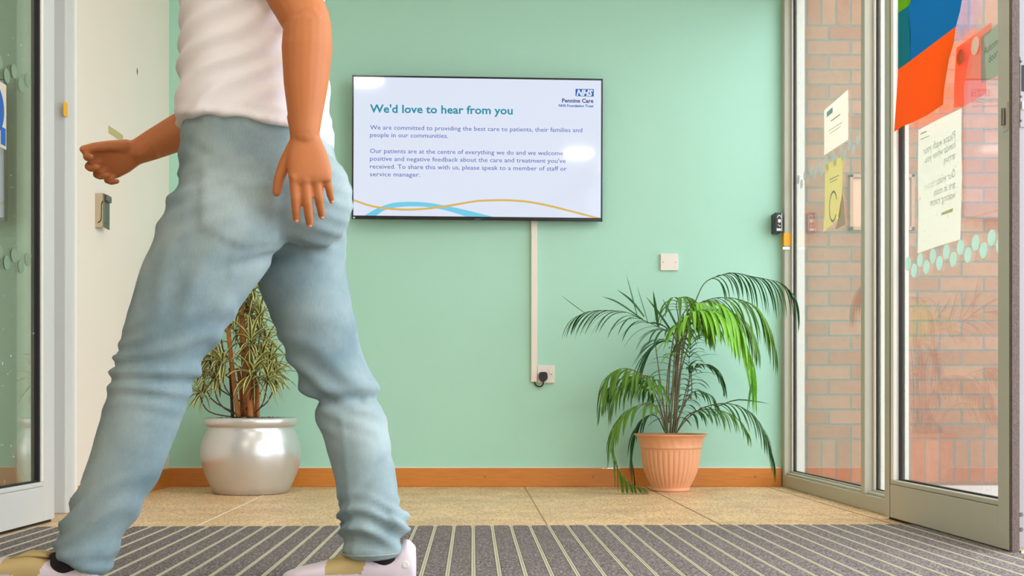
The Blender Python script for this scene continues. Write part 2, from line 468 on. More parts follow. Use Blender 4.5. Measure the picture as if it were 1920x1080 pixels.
# left white wall (slightly out of square) built along its own direction
def lwall(name, Y0, Y1, x_in, x_out, z0, z1, m, parent=None, bev=0.0):
    """block whose face runs parallel to the left wall; x_in/x_out measured from the wall face, + = into the room"""
    bm = bmesh.new(); box(bm, x_out, x_in, Y0, Y1, z0, z1, bev)
    for v in bm.verts: v.co.x += XL(v.co.y)
    return obj(name, bm, m, parent)
struct(lwall('wall_left', 4.27, 5.5, 0.0, -0.12, -0.05, 2.6, 'white_wall'))
struct(lwall('baseboard_left', 4.29, 5.484, 0.014, 0.0, 0, 0.0915, 'wood', bev=0.004))
struct(lwall('trim_2', 4.18, 4.30, 0.022, -0.12, 0, 2.45, 'alu_left', bev=0.006))
tr3 = struct(lwall('trim_3', 4.255, 4.275, 0.030, 0.0, 0, 2.45, 'bead', bev=0.004))
struct(lwall('trim_4', 3.92, 4.18, -0.045, -0.12, 0, 2.45, 'alu_left', bev=0.004))
struct(lwall('wall_left.001', -1.8, 4.27, 0.02, -0.12, 2.45, 2.6, 'white_wall'))
struct(lwall('wall_left.002', -1.8, 1.2, 0.0, -0.12, -0.05, 2.45, 'white_wall'))

# inner lobby beyond the left sliding door
struct(boxo('wall_lobby', -4.2, -4.1, -1.8, 5.7, -0.05, 2.6, 'dim_green'))
struct(boxo('wall_lobby_end', -4.1, -1.62, 5.6, 5.7, -0.05, 2.6, 'dim_green'))
struct(boxo('floor_lobby', -4.1, -1.62, -1.8, 5.6, -0.05, 0, 'floor'))
struct(boxo('wall_front', -4.2, 1.62, -1.9, -1.8, -0.05, 2.6, 'white_wall'))

# ------------------------------------------------------------------ left sliding door
LD = -1.457 - (-1.6877 + LK * 3.926)      # face offset of leaf from the wall line
d2 = struct(empty('door_2', (XL(3.45) + LD, 3.45, 0)))
def ld(name, Y0, Y1, dx0, dx1, z0, z1, m, bev=0.0, par=d2):
    return lwall(name, Y0, Y1, LD + dx0, LD + dx1, z0, z1, m, par, bev)
ld('stile', 3.838, 3.926, 0, -0.045, 0.01, 2.3, 'alu_left', 0.003)
ld('stile', 2.95, 3.02, 0, -0.045, 0.01, 2.3, 'alu_left', 0.003)
ld('bottom_rail', 3.02, 3.838, 0, -0.045, 0.01, 0.128, 'alu_left', 0.003)
ld('glazing_bead', 3.02, 3.838, -0.001, -0.02, 0.1285, 0.1445, 'alu_left', 0.004)
ld('glazing_bead', 3.826, 3.838, -0.001, -0.02, 0.1445, 2.2, 'bead', 0.003)
ld('top_rail', 3.02, 3.838, 0, -0.045, 2.2, 2.3, 'alu_left', 0.003)
bm = bmesh.new()
box(bm, LD - 0.024, LD - 0.010, 3.02, 3.826, 0.1445, 0.150); box(bm, LD - 0.024, LD - 0.008, 3.814, 3.826, 0.1445, 2.2)
for v in bm.verts: v.co.x += XL(v.co.y)
obj('gasket', bm, 'gasket', d2)
gl = ld('glass_pane', 3.02, 3.815, -0.022, -0.028, 0.148, 2.2, 'glass_l')
def disc(bm, c, nrm, r, th=0.0006, n=24, sy=1.0):
    u, v = frame_of(Vector(nrm), Vector((0, 0, 1)))
    prism(bm, [Vector(c) + u * (r * sy * math.cos(2 * math.pi * k / n)) + v * (r * math.sin(2 * math.pi * k / n)) for k in range(n)], Vector(nrm) * th)
bm = bmesh.new()
for zb in (1.49, 0.892):
    for i in range(8):
        for j, dz in ((0, 0), (1, -0.030 if zb > 1 else -0.03)):
            y = 3.76 - i * 0.104 - j * 0.052
            if y < 3.06: continue
            disc(bm, (XL(y) + LD - 0.021, y, zb + dz), (1, 0, 0), 0.023)
obj('manifestation_dots', bm, 'dot_dark', gl)
ld('floor_seal', 2.96, 3.92, -0.01, -0.035, 0.0, 0.012, 'gasket')

# mandatory sign on the left door glass
def on_left(px, py, dx):
    # intersection with the plane X = XL(Y)+dx
    k = (px - CX) / F
    Y = (-1.6877 + dx) / (k - LK)
    return Vector((k * Y, Y, CAMZ + (CY - py) * Y / F))
def left_sheet(name, Y0, Y1, z0, z1, m, dx, parent=None, th=0.0006):
    bm = bmesh.new()
    prism(bm, [(XL(Y0) + dx, Y0, z0), (XL(Y1) + dx, Y1, z0), (XL(Y1) + dx, Y1, z1), (XL(Y0) + dx, Y0, z1)], (th, 0, 0))
    return obj(name, bm, m, parent)
gx = LD - 0.0215
a = on_left(11.5, 160, gx); b = on_left(11.5, 281, gx)
ys = a.y
sg = tag(left_sheet('safety_sign', ys - 0.21, ys, b.z, a.z + 0.0, 'paper', gx), 'white sign with blue circle and blue writing on the left door glass', 'sign')
c1 = on_left(5.5, 197, gx)
bm = bmesh.new(); disc(bm, (XL(ys - 0.105) + gx + 0.001, ys - 0.105, (a.z + b.z) / 2 + 0.012), (1, 0, 0), 0.088, n=40)
for v in bm.verts: v.co.x += LK * (v.co.y - (ys - 0.105))
obj('blue_disc', bm, 'ink_blue', sg)
me = text_mesh('1', height=0.075, width=0.034, bold=0.03)
place_mesh(me, Vector((XL(ys - 0.048) + gx + 0.0016, ys - 0.040, b.z + 0.012)), (LK, 1, 0), (0, 0, 1), (1, 0, 0))
obj_me('lettering', me, 'ink_blue', sg)

# ------------------------------------------------------------------ right sidelight (window_1)
w1 = struct(empty('window_1', (1.51, 4.8, 0)))
XF = 1.51
def wb(name, x0, x1, y0, y1, z0, z1, m='alu_right', bev=0.0, par=w1): return boxo(name, x0, x1, y0, y1, z0, z1, m, par, bev)
wb('jamb', XF, 1.60, 5.455, 5.5, 0, 2.45, bev=0.004)
wb('bottom_rail', XF, 1.60, 4.05, 5.455, 0.0, 0.060, bev=0.004)
wb('sill_step', XF + 0.012, 1.60, 4.05, 5.455, 0.060, 0.070, bev=0.003)
wb('mullion', XF, 1.60, 4.339, 4.381, 0.060, 2.40, bev=0.003)
wb('mullion', XF + 0.012, 1.550, 4.055, 4.10, 0.060, 2.40, bev=0.003)
wb('top_rail', XF, 1.60, 3.98, 5.455, 2.40, 2.45, bev=0.003)
def pane(y0, y1):
    wb('glazing_bead', XF + 0.033, XF + 0.0445, y1 - 0.016, y1, 0.070, 2.40, 'bead', 0.002)
    wb('glazing_bead', XF + 0.030, XF + 0.044, y0, y1 - 0.012, 0.068, 0.078, 'alu_right', 0.002)
    g = bmesh.new(); box(g, XF + 0.0395, XF + 0.0448, y1 - 0.020, y1 - 0.014, 0.078, 2.40); box(g, XF + 0.038, XF + 0.0445, y0, y1, 0.078, 0.082)
    obj('gasket', g, 'gasket', w1)
    p = wb('glass_pane', XF + 0.045, XF + 0.051, y0, y1 - 0.012, 0.075, 2.40, 'glass_p')
    wb('outer_bead', XF + 0.052, 1.60, y1 - 0.03, y1, 0.06, 2.40, 'outer')
    return p
p1 = pane(4.381, 5.455)
pane(4.10, 4.339)
# vertical groove line on the jamb
wb('jamb_cover', XF - 0.001, XF + 0.004, 5.47, 5.5, 0, 2.45, 'alu_right')
bm = bmesh.new()
for zb in (1.478,):
    for i in range(12):
        for j, dz in ((0, 0), (1, -0.03)):
            y = 5.40 - i * 0.104 - j * 0.052
            if y < 4.42: continue
            disc(bm, (XF + 0.0515, y, zb + dz), (1, 0, 0), 0.022)
obj('manifestation_dots', bm, glass_mat('faint_frosted_dot', 1.5, (0.9, 0.92, 0.9), 0.35), p1)

# remaining right wall: header and glazed part towards the viewer
struct(boxo('wall_right', 1.51, 1.60, -1.8, 5.5, 2.45, 2.6, 'white_wall'))
w2 = struct(empty('window_2', (1.55, 0.3, 0)))
for y0, y1 in ((-1.8, -1.72), (-0.3, -0.22), (1.12, 1.2)): boxo('mullion', 1.51, 1.60, y0, y1, 0, 2.45, 'alu_right', w2, 0.003)
boxo('bottom_rail', 1.51, 1.60, -1.72, 1.12, 0, 0.07, 'alu_right', w2, 0.003)
boxo('glass_pane', 1.55, 1.556, -1.72, -0.3, 0.07, 2.45, 'glass_p', w2); boxo('glass_pane', 1.55, 1.556, -0.22, 1.12, 0.07, 2.45, 'glass_p', w2)

# ------------------------------------------------------------------ right sliding leaf (door_1)
d1 = struct(empty('door_1', (1.495, 3.55, 0)))
DX0, DX1 = 1.47, 1.52
def db(name, x0, x1, y0, y1, z0, z1, m='alu_right', bev=0.0, par=d1): return boxo(name, x0, x1, y0, y1, z0, z1, m, par, bev)
db('stile', DX0, DX1, 3.968, 4.02, 0.01, 2.3, bev=0.002)
lead = db('stile', DX0, DX1, 3.085, 3.152, 0.01, 2.3, bev=0.002)
db('bottom_rail', DX0 + 0.0005, DX1, 3.152, 3.968, 0.01, 0.126, bev=0.002)
db('top_rail', DX0, DX1, 3.152, 3.968, 2.2, 2.3, bev=0.002)
db('glazing_bead', DX0 + 0.001, DX0 + 0.022, 3.152, 3.968, 0.1275, 0.142, bev=0.003)
db('glazing_bead', DX0 + 0.002, DX0 + 0.024, 3.940, 3.968, 0.142, 2.2, 'bead', 0.003)
g = bmesh.new(); box(g, DX0 + 0.021, DX0 + 0.0295, 3.932, 3.941, 0.142, 2.2); box(g, DX0 + 0.020, DX0 + 0.0295, 3.152, 3.93, 0.142, 0.1475); box(g, DX0 + 0.004, DX0 + 0.029, 3.152, 3.156, 0.142, 2.2)
obj('gasket', g, 'gasket', d1)
gp = db('glass_pane', XG, XG + 0.006, 3.152, 3.944, 0.142, 2.2, 'glass_r')
db('outer_bead', XG + 0.007, DX1, 3.925, 3.968, 0.142, 2.2, 'outer')
db('floor_seal', 1.485, 1.505, 3.09, 4.015, 0.0, 0.012, 'gasket')
# vertical joint line between stile and rail
db('rail_joint', DX0 - 0.0003, DX0 + 0.002, 3.967, 3.969, 0.01, 2.2, 'dark_steel')
# brush seal and the end face of the leaf
db('brush_seal', DX0 + 0.000, DX0 + 0.020, 3.068, 3.085, 0.004, 2.3, 'brush')
db('end_plate', DX0 + 0.020, DX1 + 0.02, 3.0755, 3.085, 0.02, 2.3, 'alu_edge', 0.001)
# lock in the end plate
lk = db('lock_plate', 1.4935, 1.524, 3.0715, 3.0755, P(0, 238, 3.07).z, P(0, 106, 3.07).z, 'alu_edge', 0.0008)
db('bolt_slot', 1.4965, 1.515, 3.0705, 3.0718, P(0, 171, 3.07).z, P(0, 122, 3.07).z, 'gasket', 0.0, lk)
db('latch', 1.4965, 1.515, 3.066, 3.0718, P(0, 205, 3.07).z, P(0, 190, 3.07).z, 'bead', 0.001, lk)
def screw_at(c, nrm, r, parent):
    bm = bmesh.new()
    mtx = Matrix.Translation(c) @ Vector(nrm).to_track_quat('Z', 'Y').to_matrix().to_4x4()
    bmesh.ops.create_cone(bm, cap_ends=True, segments=16, radius1=r, radius2=r * 0.7, depth=0.003, matrix=mtx)
    return obj('screw', bm, 'screw', parent)
for py in (115, 181, 226): screw_at(P(1915, py, 3.071), (0, -1, 0), 0.0035, lk)
for py in (965, 993): screw_at(P(1915, py, 3.075), (0, -1, 0), 0.0065, d1)
# small key cylinder / flush bolt on the stile face
kx = DX0
a = onX(1881, 196, kx); b = onX(1893, 243, kx)
yc = onX(1886, 220, kx).y
fb = db('flush_bolt', DX0 - 0.002, DX0, yc - 0.013, yc + 0.014, b.z, a.z, 'alu_right', 0.001)
bm = bmesh.new(); tube(bm, [Vector((DX0 - 0.006, yc + 0.003, b.z + 0.018)), Vector((DX0 - 0.006, yc + 0.003, a.z - 0.014))], 0.0055, 12)
obj('thumb_slide', bm, 'dark_steel', fb)
bm = bmesh.new()
for i in range(8):
    for j in (0, 1):
        y = 3.879 - i * 0.104 - j * 0.052 + (0.0)
        if y < 3.17: continue
        disc(bm, (XG - 0.0006, y, 0.892 - 0.030 * j), (1, 0, 0), 0.0237)
obj('manifestation_dots', bm, 'dot', gp)

# ------------------------------------------------------------------ outside: paving and brick wall
struct(boxo('ground_outside', 1.60, 9, -4, 5.72, -0.06, -0.012, 'concrete'))
bm = bmesh.new()
box(bm, 1.56, 9, 5.72, 5.9, -0.06, 0.2225, mi=1); box(bm, 1.56, 9, 5.72, 5.9, 0.2225, 2.3275, mi=0)
box(bm, 1.56, 9, 5.72, 5.9, 2.3275, 2.5525, mi=1); box(bm, 1.56, 9, 5.72, 5.9, 2.5525, 3.0, mi=0)
ow = obj('wall_outside', bm, ['brick', 'soldier'])
# put the brick coordinates so the courses start on the soldier course
for v in ow.data.vertices: v.co.z -= 0.2225 - 0.225; v.co.x -= 1.60 - 0.13
ow.location = (1.60 - 0.13, 0, 0.2225 - 0.225)
struct(ow)
struct(boxo('wall_outside_return', 1.56, 1.602, 5.5, 5.72, -0.06, 3.0, 'brick'))
# framed panel on the bricks
a = P(1594, 326, 5.69); b = P(1716, 431, 5.69)
fp = tag(empty('wall_panel', ((a.x + b.x) / 2, 5.72, b.z)), 'shallow brown framed panel on the brick wall outside', 'panel')
boxo('back_board', a.x + 0.02, b.x - 0.02, 5.705, 5.72, b.z + 0.02, a.z - 0.02, mat('brick_coloured_panel', (212, 160, 132), 0.8), fp)
bm = bmesh.new()
box(bm, a.x, b.x, 5.692, 5.72, b.z, b.z + 0.018, 0.002); box(bm, a.x, b.x, 5.692, 5.72, a.z - 0.018, a.z, 0.002)
box(bm, a.x, a.x + 0.018, 5.692, 5.72, b.z, a.z, 0.002); box(bm, b.x - 0.018, b.x, 5.692, 5.72, b.z, a.z, 0.002)
obj('frame', bm, mat('brown_panel_frame', (176, 126, 102), 0.7), fp)

# ------------------------------------------------------------------ entrance mat
EY0 = 0.35
mt = tag(empty('entrance_mat', (0, 3.0, 0)), 'charcoal ribbed entrance mat with aluminium rails across the floor', 'mat')
def mat_end(x): return 3.705 + 0.026 * (x + 1.0)
def strip_lim(x):
    return -0.4
bm = bmesh.new(); box(bm, -1.44, 1.465, EY0, 3.66, 0.0004, 0.002)
obj('base_tray', bm, 'rail', mt)
bmc = bmesh.new(); bmr = bmesh.new()
sp = 0.0622; x = 0.002 - 24 * sp
x0s = []
while x < 1.44:
    xa, xb = x + 0.0066, x + sp - 0.0066
    if xa > -1.45:
        ye = mat_end((xa + xb) / 2)
        hw = (xb - xa) / 2; cxm = (xa + xb) / 2
        n = 6
        pts = [(xb, EY0, 0), (xb, ye - hw * 0.45, 0)]
        for k in range(1, n): 
            t = math.pi / 2 * k / n
            pts.append((xb - hw + hw * math.cos(t), ye - hw * 0.45 + hw * 0.45 * math.sin(t), 0))
        pts.append((cxm, ye, 0))
        for k in range(n - 1, 0, -1):
            t = math.pi / 2 * k / n
            pts.append((xa + hw - hw * math.cos(t), ye - hw * 0.45 + hw * 0.45 * math.sin(t), 0))
        pts += [(xa, ye - hw * 0.45, 0), (xa, EY0, 0)]
        prism(bmc, [Vector(p) + Vector((0, 0, 0.0075)) for p in pts], (0, 0, -0.0055))
    if x > -1.45:
        ye = mat_end(x)
        box(bmr, x - 0.0053, x - 0.0010, EY0, ye - 0.012, 0.002, 0.0078, 0.0008)
        box(bmr, x + 0.0010, x + 0.0053, EY0, ye - 0.012, 0.002, 0.0078, 0.0008)
        box(bmr, x - 0.0015, x + 0.0015, EY0, ye - 0.014, 0.002, 0.0058)
    x += sp
obj('carpet_inserts', bmc, 'carpet', mt); obj('aluminium_rails', bmr, 'rail', mt)
# ground under the mat continues the slab floor

# ------------------------------------------------------------------ television
TVC = Vector((0.0258, 5.425, 1.6335))
tvm = Matrix.Translation(TVC) @ Matrix.Rotation(math.radians(2.35), 4, 'Z') @ Matrix.Rotation(math.radians(0.2), 4, 'Y')
tv = tag(empty('wall_television', TVC), 'large black framed television on the green wall showing a feedback message', 'television')
TW, TH = 1.209, 0.6905
def tvl(px, py):   # picture pixel of the screen -> television plane
    return Vector(((px - 894.8) / 469.5 * TW, 0, -(py - 277.6) / 268.5 * TH))
def tvo(name, bm, m, par=tv):
    xform(bm, tvm); return obj(name, bm, m, par)
bm = bmesh.new()
box(bm, -TW / 2, TW / 2, 0, 0.012, TH / 2 - 0.008, TH / 2, 0.002); box(bm, -TW / 2, TW / 2, 0, 0.012, -TH / 2, -TH / 2 + 0.017, 0.002)
box(bm, -TW / 2, -TW / 2 + 0.008, 0, 0.012, -TH / 2, TH / 2, 0.002); box(bm, TW / 2 - 0.008, TW / 2, 0, 0.012, -TH / 2, TH / 2, 0.002)
tvo('bezel', bm, 'tv_black')
bm = bmesh.new(); box(bm, -TW / 2 + 0.003, TW / 2 - 0.003, 0.010, 0.030, -TH / 2 + 0.003, TH / 2 - 0.003, 0.004); box(bm, -0.35, 0.35, 0.03, 0.042, -0.25, 0.2, 0.006)
tvo('back_cover', bm, 'tv_black')
bm = bmesh.new(); box(bm, -0.2, 0.2, 0.042, 0.062, -0.15, 0.15); 
tvo('wall_bracket', bm, 'black_plastic')
SX0, SX1, SZ0, SZ1 = -TW / 2 + 0.008, TW / 2 - 0.008, -TH / 2 + 0.017, TH / 2 - 0.008
bm = bmesh.new(); box(bm, SX0, SX1, 0.004, 0.0095, SZ0, SZ1)
scr = tvo('screen', bm, 'scr_white')
kx = TW / 469.5; kz = TH / 268.5
def tvtext(name, s, px0, px1, base, h_px, m, bold=0.0, shear=0.0, y=0.0036):
    me = text_mesh(s, width=(px1 - px0) * kx, height=h_px * kz / 0.73, bold=bold, shear=shear)
    p = tvl(px0, base)
    place_mesh(me, Vector((p.x, y, p.z)), (1, 0, 0), (0, 0, 1), (0, -1, 0))
    me.transform(tvm)
    return obj_me(name, me, m, scr)
tvtext('heading', "We'd love to hear from you", 693, 960, 212.5, 15.5, 'scr_teal', bold=0.022)
for s, x1, b_ in (("We are committed to providing the best care to patients, their families and", 1091, 244.3),
                  ("people in our communities.", 839, 258.3),
                  ("Our patients are at the centre of everything we do and we welcome", 1055, 288.2),
                  ("positive and negative feedback about the care and treatment you've", 1060, 302.6),
                  ("received. To share this with us, please speak to a member of staff or", 1062, 317.2),
                  ("service manager.", 787, 331.6)):
    tvtext('body_text', s, 693.5, x1, b_, 8.6, 'scr_navy', bold=0.004)
def tvpoly(name, pts, m, y, par=scr):
    bm = bmesh.new()
    prism(bm, [Vector((tvl(*p).x, y, tvl(*p).z)) for p in pts], (0, 0.0003, 0))
    return tvo(name, bm, m, par)
tvpoly('logo_box', [(1078, 163), (1112.5, 163), (1112.5, 176.8), (1078, 176.8)], 'scr_logo', 0.0034)
tvtext('logo_letters', "NHS", 1079.6, 1111, 175.4, 11.2, 'scr_white', bold=0.05, shear=0.28, y=0.0030)
tvtext('trust_name', "Pennine Care", 1052.5, 1112, 188.6, 7.6, 'scr_navy2', bold=0.03)
tvtext('trust_line', "NHS Foundation Trust", 1046.5, 1112, 197, 5.0, 'scr_logo', bold=0.03)
def crop5(x, y): return Vector((640 + x / 3.6, 130 + y / 3.6, 0))
gold = smooth_path([crop5(*p) for p in ((84, 888), (180, 920), (270, 938), (380, 947), (480, 947), (600, 937), (750, 914), (900, 887), (1000, 880), (1120, 878), (1250, 886), (1400, 912), (1560, 950), (1680, 980), (1748, 996))], 60)
bu = smooth_path([crop5(*p) for p in ((150, 995), (240, 943), (330, 908), (430, 896), (560, 898), (680, 915), (830, 945), (1040, 995))], 40)
bl = smooth_path([crop5(*p) for p in ((230, 995), (290, 955), (370, 934), (470, 926), (590, 930), (700, 950), (790, 975), (850, 995))], 40)
def band(name, A, Bp, m, y):
    bm = bmesh.new(); pa = []; 
    va = [bm.verts.new(Vector((tvl(p.x, p.y).x, y, tvl(p.x, p.y).z))) for p in A]
    vb = [bm.verts.new(Vector((tvl(p.x, p.y).x, y, tvl(p.x, p.y).z))) for p in Bp]
    for i in range(len(va) - 1): bm.faces.new((va[i], va[i + 1], vb[i + 1], vb[i]))
    return tvo(name, bm, m, scr)
band('blue_wave', bu, bl, 'scr_sky', 0.0036)
band('gold_wave', [p + Vector((0, -1.9, 0)) for p in gold], [p + Vector((0, 1.9, 0)) for p in gold], 'scr_gold', 0.0033)
bm = bmesh.new(); a = tvl(889, 413); box(bm, a.x, a.x + 0.03, -0.0005, 0.001, a.z + 0.006, a.z + 0.010)
tvo('badge', bm, 'screw')
bm = bmesh.new(); a = tvl(663, 411); box(bm, a.x - 0.002, a.x + 0.009, -0.0005, 0.001, a.z + 0.0, a.z + 0.008)
tvo('energy_mark', bm, 'ink_ltblue')

# cable trunking, socket, plug, blank plate
a = P(996, 405, 5.48); b = P(1007, 716, 5.48)
tk = tag(boxo('cable_trunking', a.x, b.x, 5.478, 5.5, b.z, a.z, 'white_plastic', bev=0.002), 'white vertical cable trunking running down from the television', 'trunking')
a = P(1007.5, 685, 5.488); b = P(1040, 718, 5.488)
so = tag(empty('wall_socket', ((a.x + b.x) / 2, 5.5, (a.z + b.z) / 2)), 'white single wall socket holding a black plug beside the trunking', 'socket')
boxo('face_plate', a.x, b.x, 5.487, 5.5, b.z, a.z, 'white_plastic', so, 0.003)
q = P(1031, 696, 5.485); boxo('switch_rocker', q.x - 0.006, q.x + 0.006, 5.484, 5.4875, q.z - 0.011, q.z + 0.011, 'white_plastic', so, 0.001)
screw_at(P(1034, 702, 5.486), (0, -1, 0), 0.0028, so)
q = P(1018.5, 706.5, 5.47)
pl = tag(empty('mains_plug', q), 'black three pin plug with a looped cable in the wall socket', 'plug')
bm = bmesh.new()
prof = [(-0.018, 0.020), (-0.011, 0.0235), (0.011, 0.0235), (0.018, 0.020), (0.0215, 0.004), (0.021, -0.008), (0.013, -0.019), (0.006, -0.024), (-0.006, -0.024), (-0.013, -0.019), (-0.021, -0.008), (-0.0215, 0.004)]
prism(bm, [(q.x + a_, 5.460, q.z + b_) for a_, b_ in prof], (0, 0.026, 0))
bmesh.ops.bevel(bm, geom=[e for e in bm.edges], offset=0.002, segments=2, affect='EDGES')
obj('plug_body', bm, 'black_plastic', pl)
bm = bmesh.new()
tube(bm, smooth_path([q + Vector((0.000, 0.006, -0.020)), q + Vector((0.001, 0.008, -0.033)), q + Vector((-0.006, 0.010, -0.044)), q + Vector((-0.018, 0.014, -0.048)), q + Vector((-0.034, 0.018, -0.040)), P(1002, 715, 5.488), P(1002, 712, 5.488)], 26), 0.0033, 10)
obj('cable', bm, 'black_plastic', pl, smooth=True)
a = P(1238.5, 475.5, 5.49); b = P(1271.5, 507, 5.49)
bp = tag(empty('blank_plate', ((a.x + b.x) / 2, 5.5, (a.z + b.z) / 2)), 'white square blanking plate on the green wall above the palm', 'blanking plate')
boxo('face_plate', a.x, b.x, 5.488, 5.5, b.z, a.z, 'white_plastic', bp, 0.0025)
for px in (1243.5, 1266.5): screw_at(P(px, 491.5, 5.4875), (0, -1, 0), 0.0025, bp)

# door controller on the green wall beside the sidelight frame
a = P(1453, 398.5, 5.43); b = P(1466.8, 435.5, 5.43)
ct = tag(empty('door_controller', ((a.x + b.x) / 2, 5.5, (a.z + b.z) / 2)), 'small black door control box with white symbols beside the sidelight frame', 'control box')
boxo('casing', a.x, b.x, 5.43, 5.4995, b.z, a.z, 'black_plastic', ct, 0.003)
boxo('control_key_switch', (a.x + b.x) / 2 - 0.006 + 0.002, (a.x + b.x) / 2 + 0.010, 5.427, 5.4305, (a.z + b.z) / 2 - 0.001, (a.z + b.z) / 2 + 0.015, 'bead', ct, 0.003)
bm = bmesh.new()
zc = (a.z + b.z) / 2; xc = (a.x + b.x) / 2 + 0.002
for dx, dz, r in ((-0.005, 0.030, 0.0028), (0.0, 0.035, 0.0028), (0.006, 0.032, 0.0028), (0.009, 0.026, 0.0022), (-0.008, 0.024, 0.002), (-0.003, -0.013, 0.0025), (0.004, -0.017, 0.0028)):
    disc(bm, (xc + dx, 5.4298, zc + dz), (0, -1, 0), r, 0.0004, 12)
box(bm, xc - 0.011, xc + 0.009, 5.4293, 5.43, zc - 0.040, zc - 0.029)
box(bm, xc + 0.0125, xc + 0.0145, 5.4293, 5.43, zc - 0.042, zc + 0.044)
obj('symbols', bm, 'bead', ct)

# yellow stickers
a = onX(1465.5, 437, 1.509) 
bm = bmesh.new()
z1 = P(0, 437, 5.46).z; z0 = P(0, 461, 5.46).z
box(bm, 1.507, 1.5085, 5.452, 5.495, z0, z1); box(bm, 1.5075, 1.545, 5.4515, 5.4545, z0, z1)
ys_ = tag(obj('sticker', bm, 'yellow'), 'yellow warning sticker wrapped on the right frame under the control box', 'sticker')
zt = P(0, 463, 5.45).z
tag(boxo('cable_clip', 1.500, 1.535, 5.446, 5.4545, zt - 0.014, zt, 'bead', None, 0.002), 'small white clip under the yellow sticker on the right frame', 'clip')
a = on_left(119.5, 189, 0.024); b = on_left(127.5, 221, 0.024)
tag(left_sheet('sticker', a.y + 0.0, b.y, b.z, a.z, 'yellow', 0.0225, th=0.001), 'small yellow warning sticker on the white door post at left', 'sticker')

# ------------------------------------------------------------------ steel bracket and note on the left wall
a = on_left(177, 362, 0.04); b = on_left(177, 427, 0.04)
y0 = 4.53
xw = XL(y0)
bk = tag(empty('wall_bracket', (xw, y0 + 0.05, b.z)), 'small brushed steel catch box on the white left wall', 'wall catch')
zt, zb = P(0, 362, y0).z, P(0, 426, y0).z
bm = bmesh.new(); box(bm, xw, P(194.5, 0, y0).x, y0, y0 + 0.002, zb, zt, 0.0008)
obj('front_plate', bm, 'steel', bk)
bm = bmesh.new(); xr = P(194.5, 0, y0).x; box(bm, xr - 0.004, xr + 0.0, y0, y0 + 0.075, zb, zt, 0.001)
obj('side_plate', bm, 'dark_steel', bk)
bm = bmesh.new()
pts = [P(*p, y0 - 0.001) for p in ((192, 376), (189.5, 382), (189, 410), (187, 414), (183, 417), (183, 418.5), (188, 416), (190.4, 411), (190.8, 383), (193, 378))]
prism(bm, pts, (0, 0.001, 0))
obj('slot', bm, 'gasket', bk)
bm = bmesh.new(); box(bm, xr - 0.002, xr + 0.010, y0 + 0.02, y0 + 0.075, zt - 0.03, zt - 0.002, 0.006); obj('roller', bm, 'dark_steel', bk)
screw_at(Vector((xr + 0.0005, y0 + 0.02, zb + 0.018)), (1, 0, 0), 0.003, bk)
a = on_left(203.5, 235, 0.001); b = on_left(223, 262, 0.001)
tag(left_sheet('wall_note', a.y, b.y + 0.05, b.z, a.z, 'cream_paper', 0.0005, th=0.001), 'beige paper note on the white left wall behind the forward hand', 'note')
bm = bmesh.new(); q = on_left(257, 127, 0.0005)
prism(bm, [q, q + Vector((0, 0.012, -0.01)), q + Vector((0, 0.004, -0.034)), q + Vector((0, -0.004, -0.02))], (0.0005, 0, 0))
tag(obj('wall_scuff', bm, 'screw'), 'small dark scuff high on the white left wall', 'scuff mark')

# ------------------------------------------------------------------ sheets on the right-hand glass
def rsheet(name, pts, X, m, th, parent=None):
    bm = bmesh.new(); prism(bm, [onX(px, py, X) for px, py in pts], (th, 0, 0)); return obj(name, bm, m, parent)
# notice A on sidelight (inside face)
XA = XF + 0.044
nA = tag(rsheet('notice', [(1545.3, 207), (1590, 168), (1590, 262), (1545.3, 291)], XA, 'paper', 0.0006), 'white landscape notice with a pale blue logo on the sidelight glass', 'notice')
rsheet('logo_mark', [(1550, 211), (1561, 201), (1561, 211), (1550, 220)], XA - 0.0008, 'ink_ltblue', 0.0004, nA)
def rtext(s, p_left, p_right, X, hz, m, parent, name='lettering', mirrored=False, bold=0.0, off=0.0008):
    A = onX(*p_left, X); B = onX(*p_right, X)
    L_ = (B - A).length
    me = text_mesh(s, width=L_, height=hz / 0.73, bold=bold)
    ex = (B - A).normalized()
    if mirrored:
        place_mesh(me, B + Vector((off, 0, 0)), -ex, Vector((0, 0, 1)), Vector((1, 0, 0)))
    else:
        place_mesh(me, A - Vector((off, 0, 0)), ex, Vector((0, 0, 1)), Vector((-1, 0, 0)))
    return obj_me(name, me, m, parent)
def rline(l, r_, h, par):   # a line of print too small to read
    rsheet('print_line', [l, r_, (r_[0], r_[1] - h), (l[0], l[1] - h)], XA - 0.0008, 'ink_grey', 0.0004, par)
rline((1558, 228), (1575, 215.5), 2.0, nA); rline((1554, 246), (1579, 229.5), 0.9, nA); rline((1556, 251), (1576, 237.5), 0.9, nA)
nB = tag(rsheet('notice', [(1547, 309), (1580, 292.5), (1579, 345), (1574, 408), (1543.5, 436), (1546.5, 390)], XA, 'cream_paper', 0.0006), 'pale yellow portrait notice below the white one on the sidelight glass', 'notice')
bm = bmesh.new()
cc = onX(1562, 387, XA - 0.0008); R1, R2 = 0.068, 0.058
n = 34
vo = []; vi = []
for k in range(n):
    t = math.radians(20 + 300 * k / (n - 1))
    vo.append(bm.verts.new(cc + Vector((0, -R1 * 0.8 * math.cos(t), R1 * math.sin(t))))); vi.append(bm.verts.new(cc + Vector((0, -R2 * 0.8 * math.cos(t), R2 * math.sin(t)))))
for k in range(n - 1): bm.faces.new((vo[k], vo[k + 1], vi[k + 1], vi[k]))
obj('ring_symbol', bm, 'ink_grey', nB)
rline((1555, 338), (1573, 329), 1.4, nB); rline((1556, 343), (1570, 336), 1.0, nB)
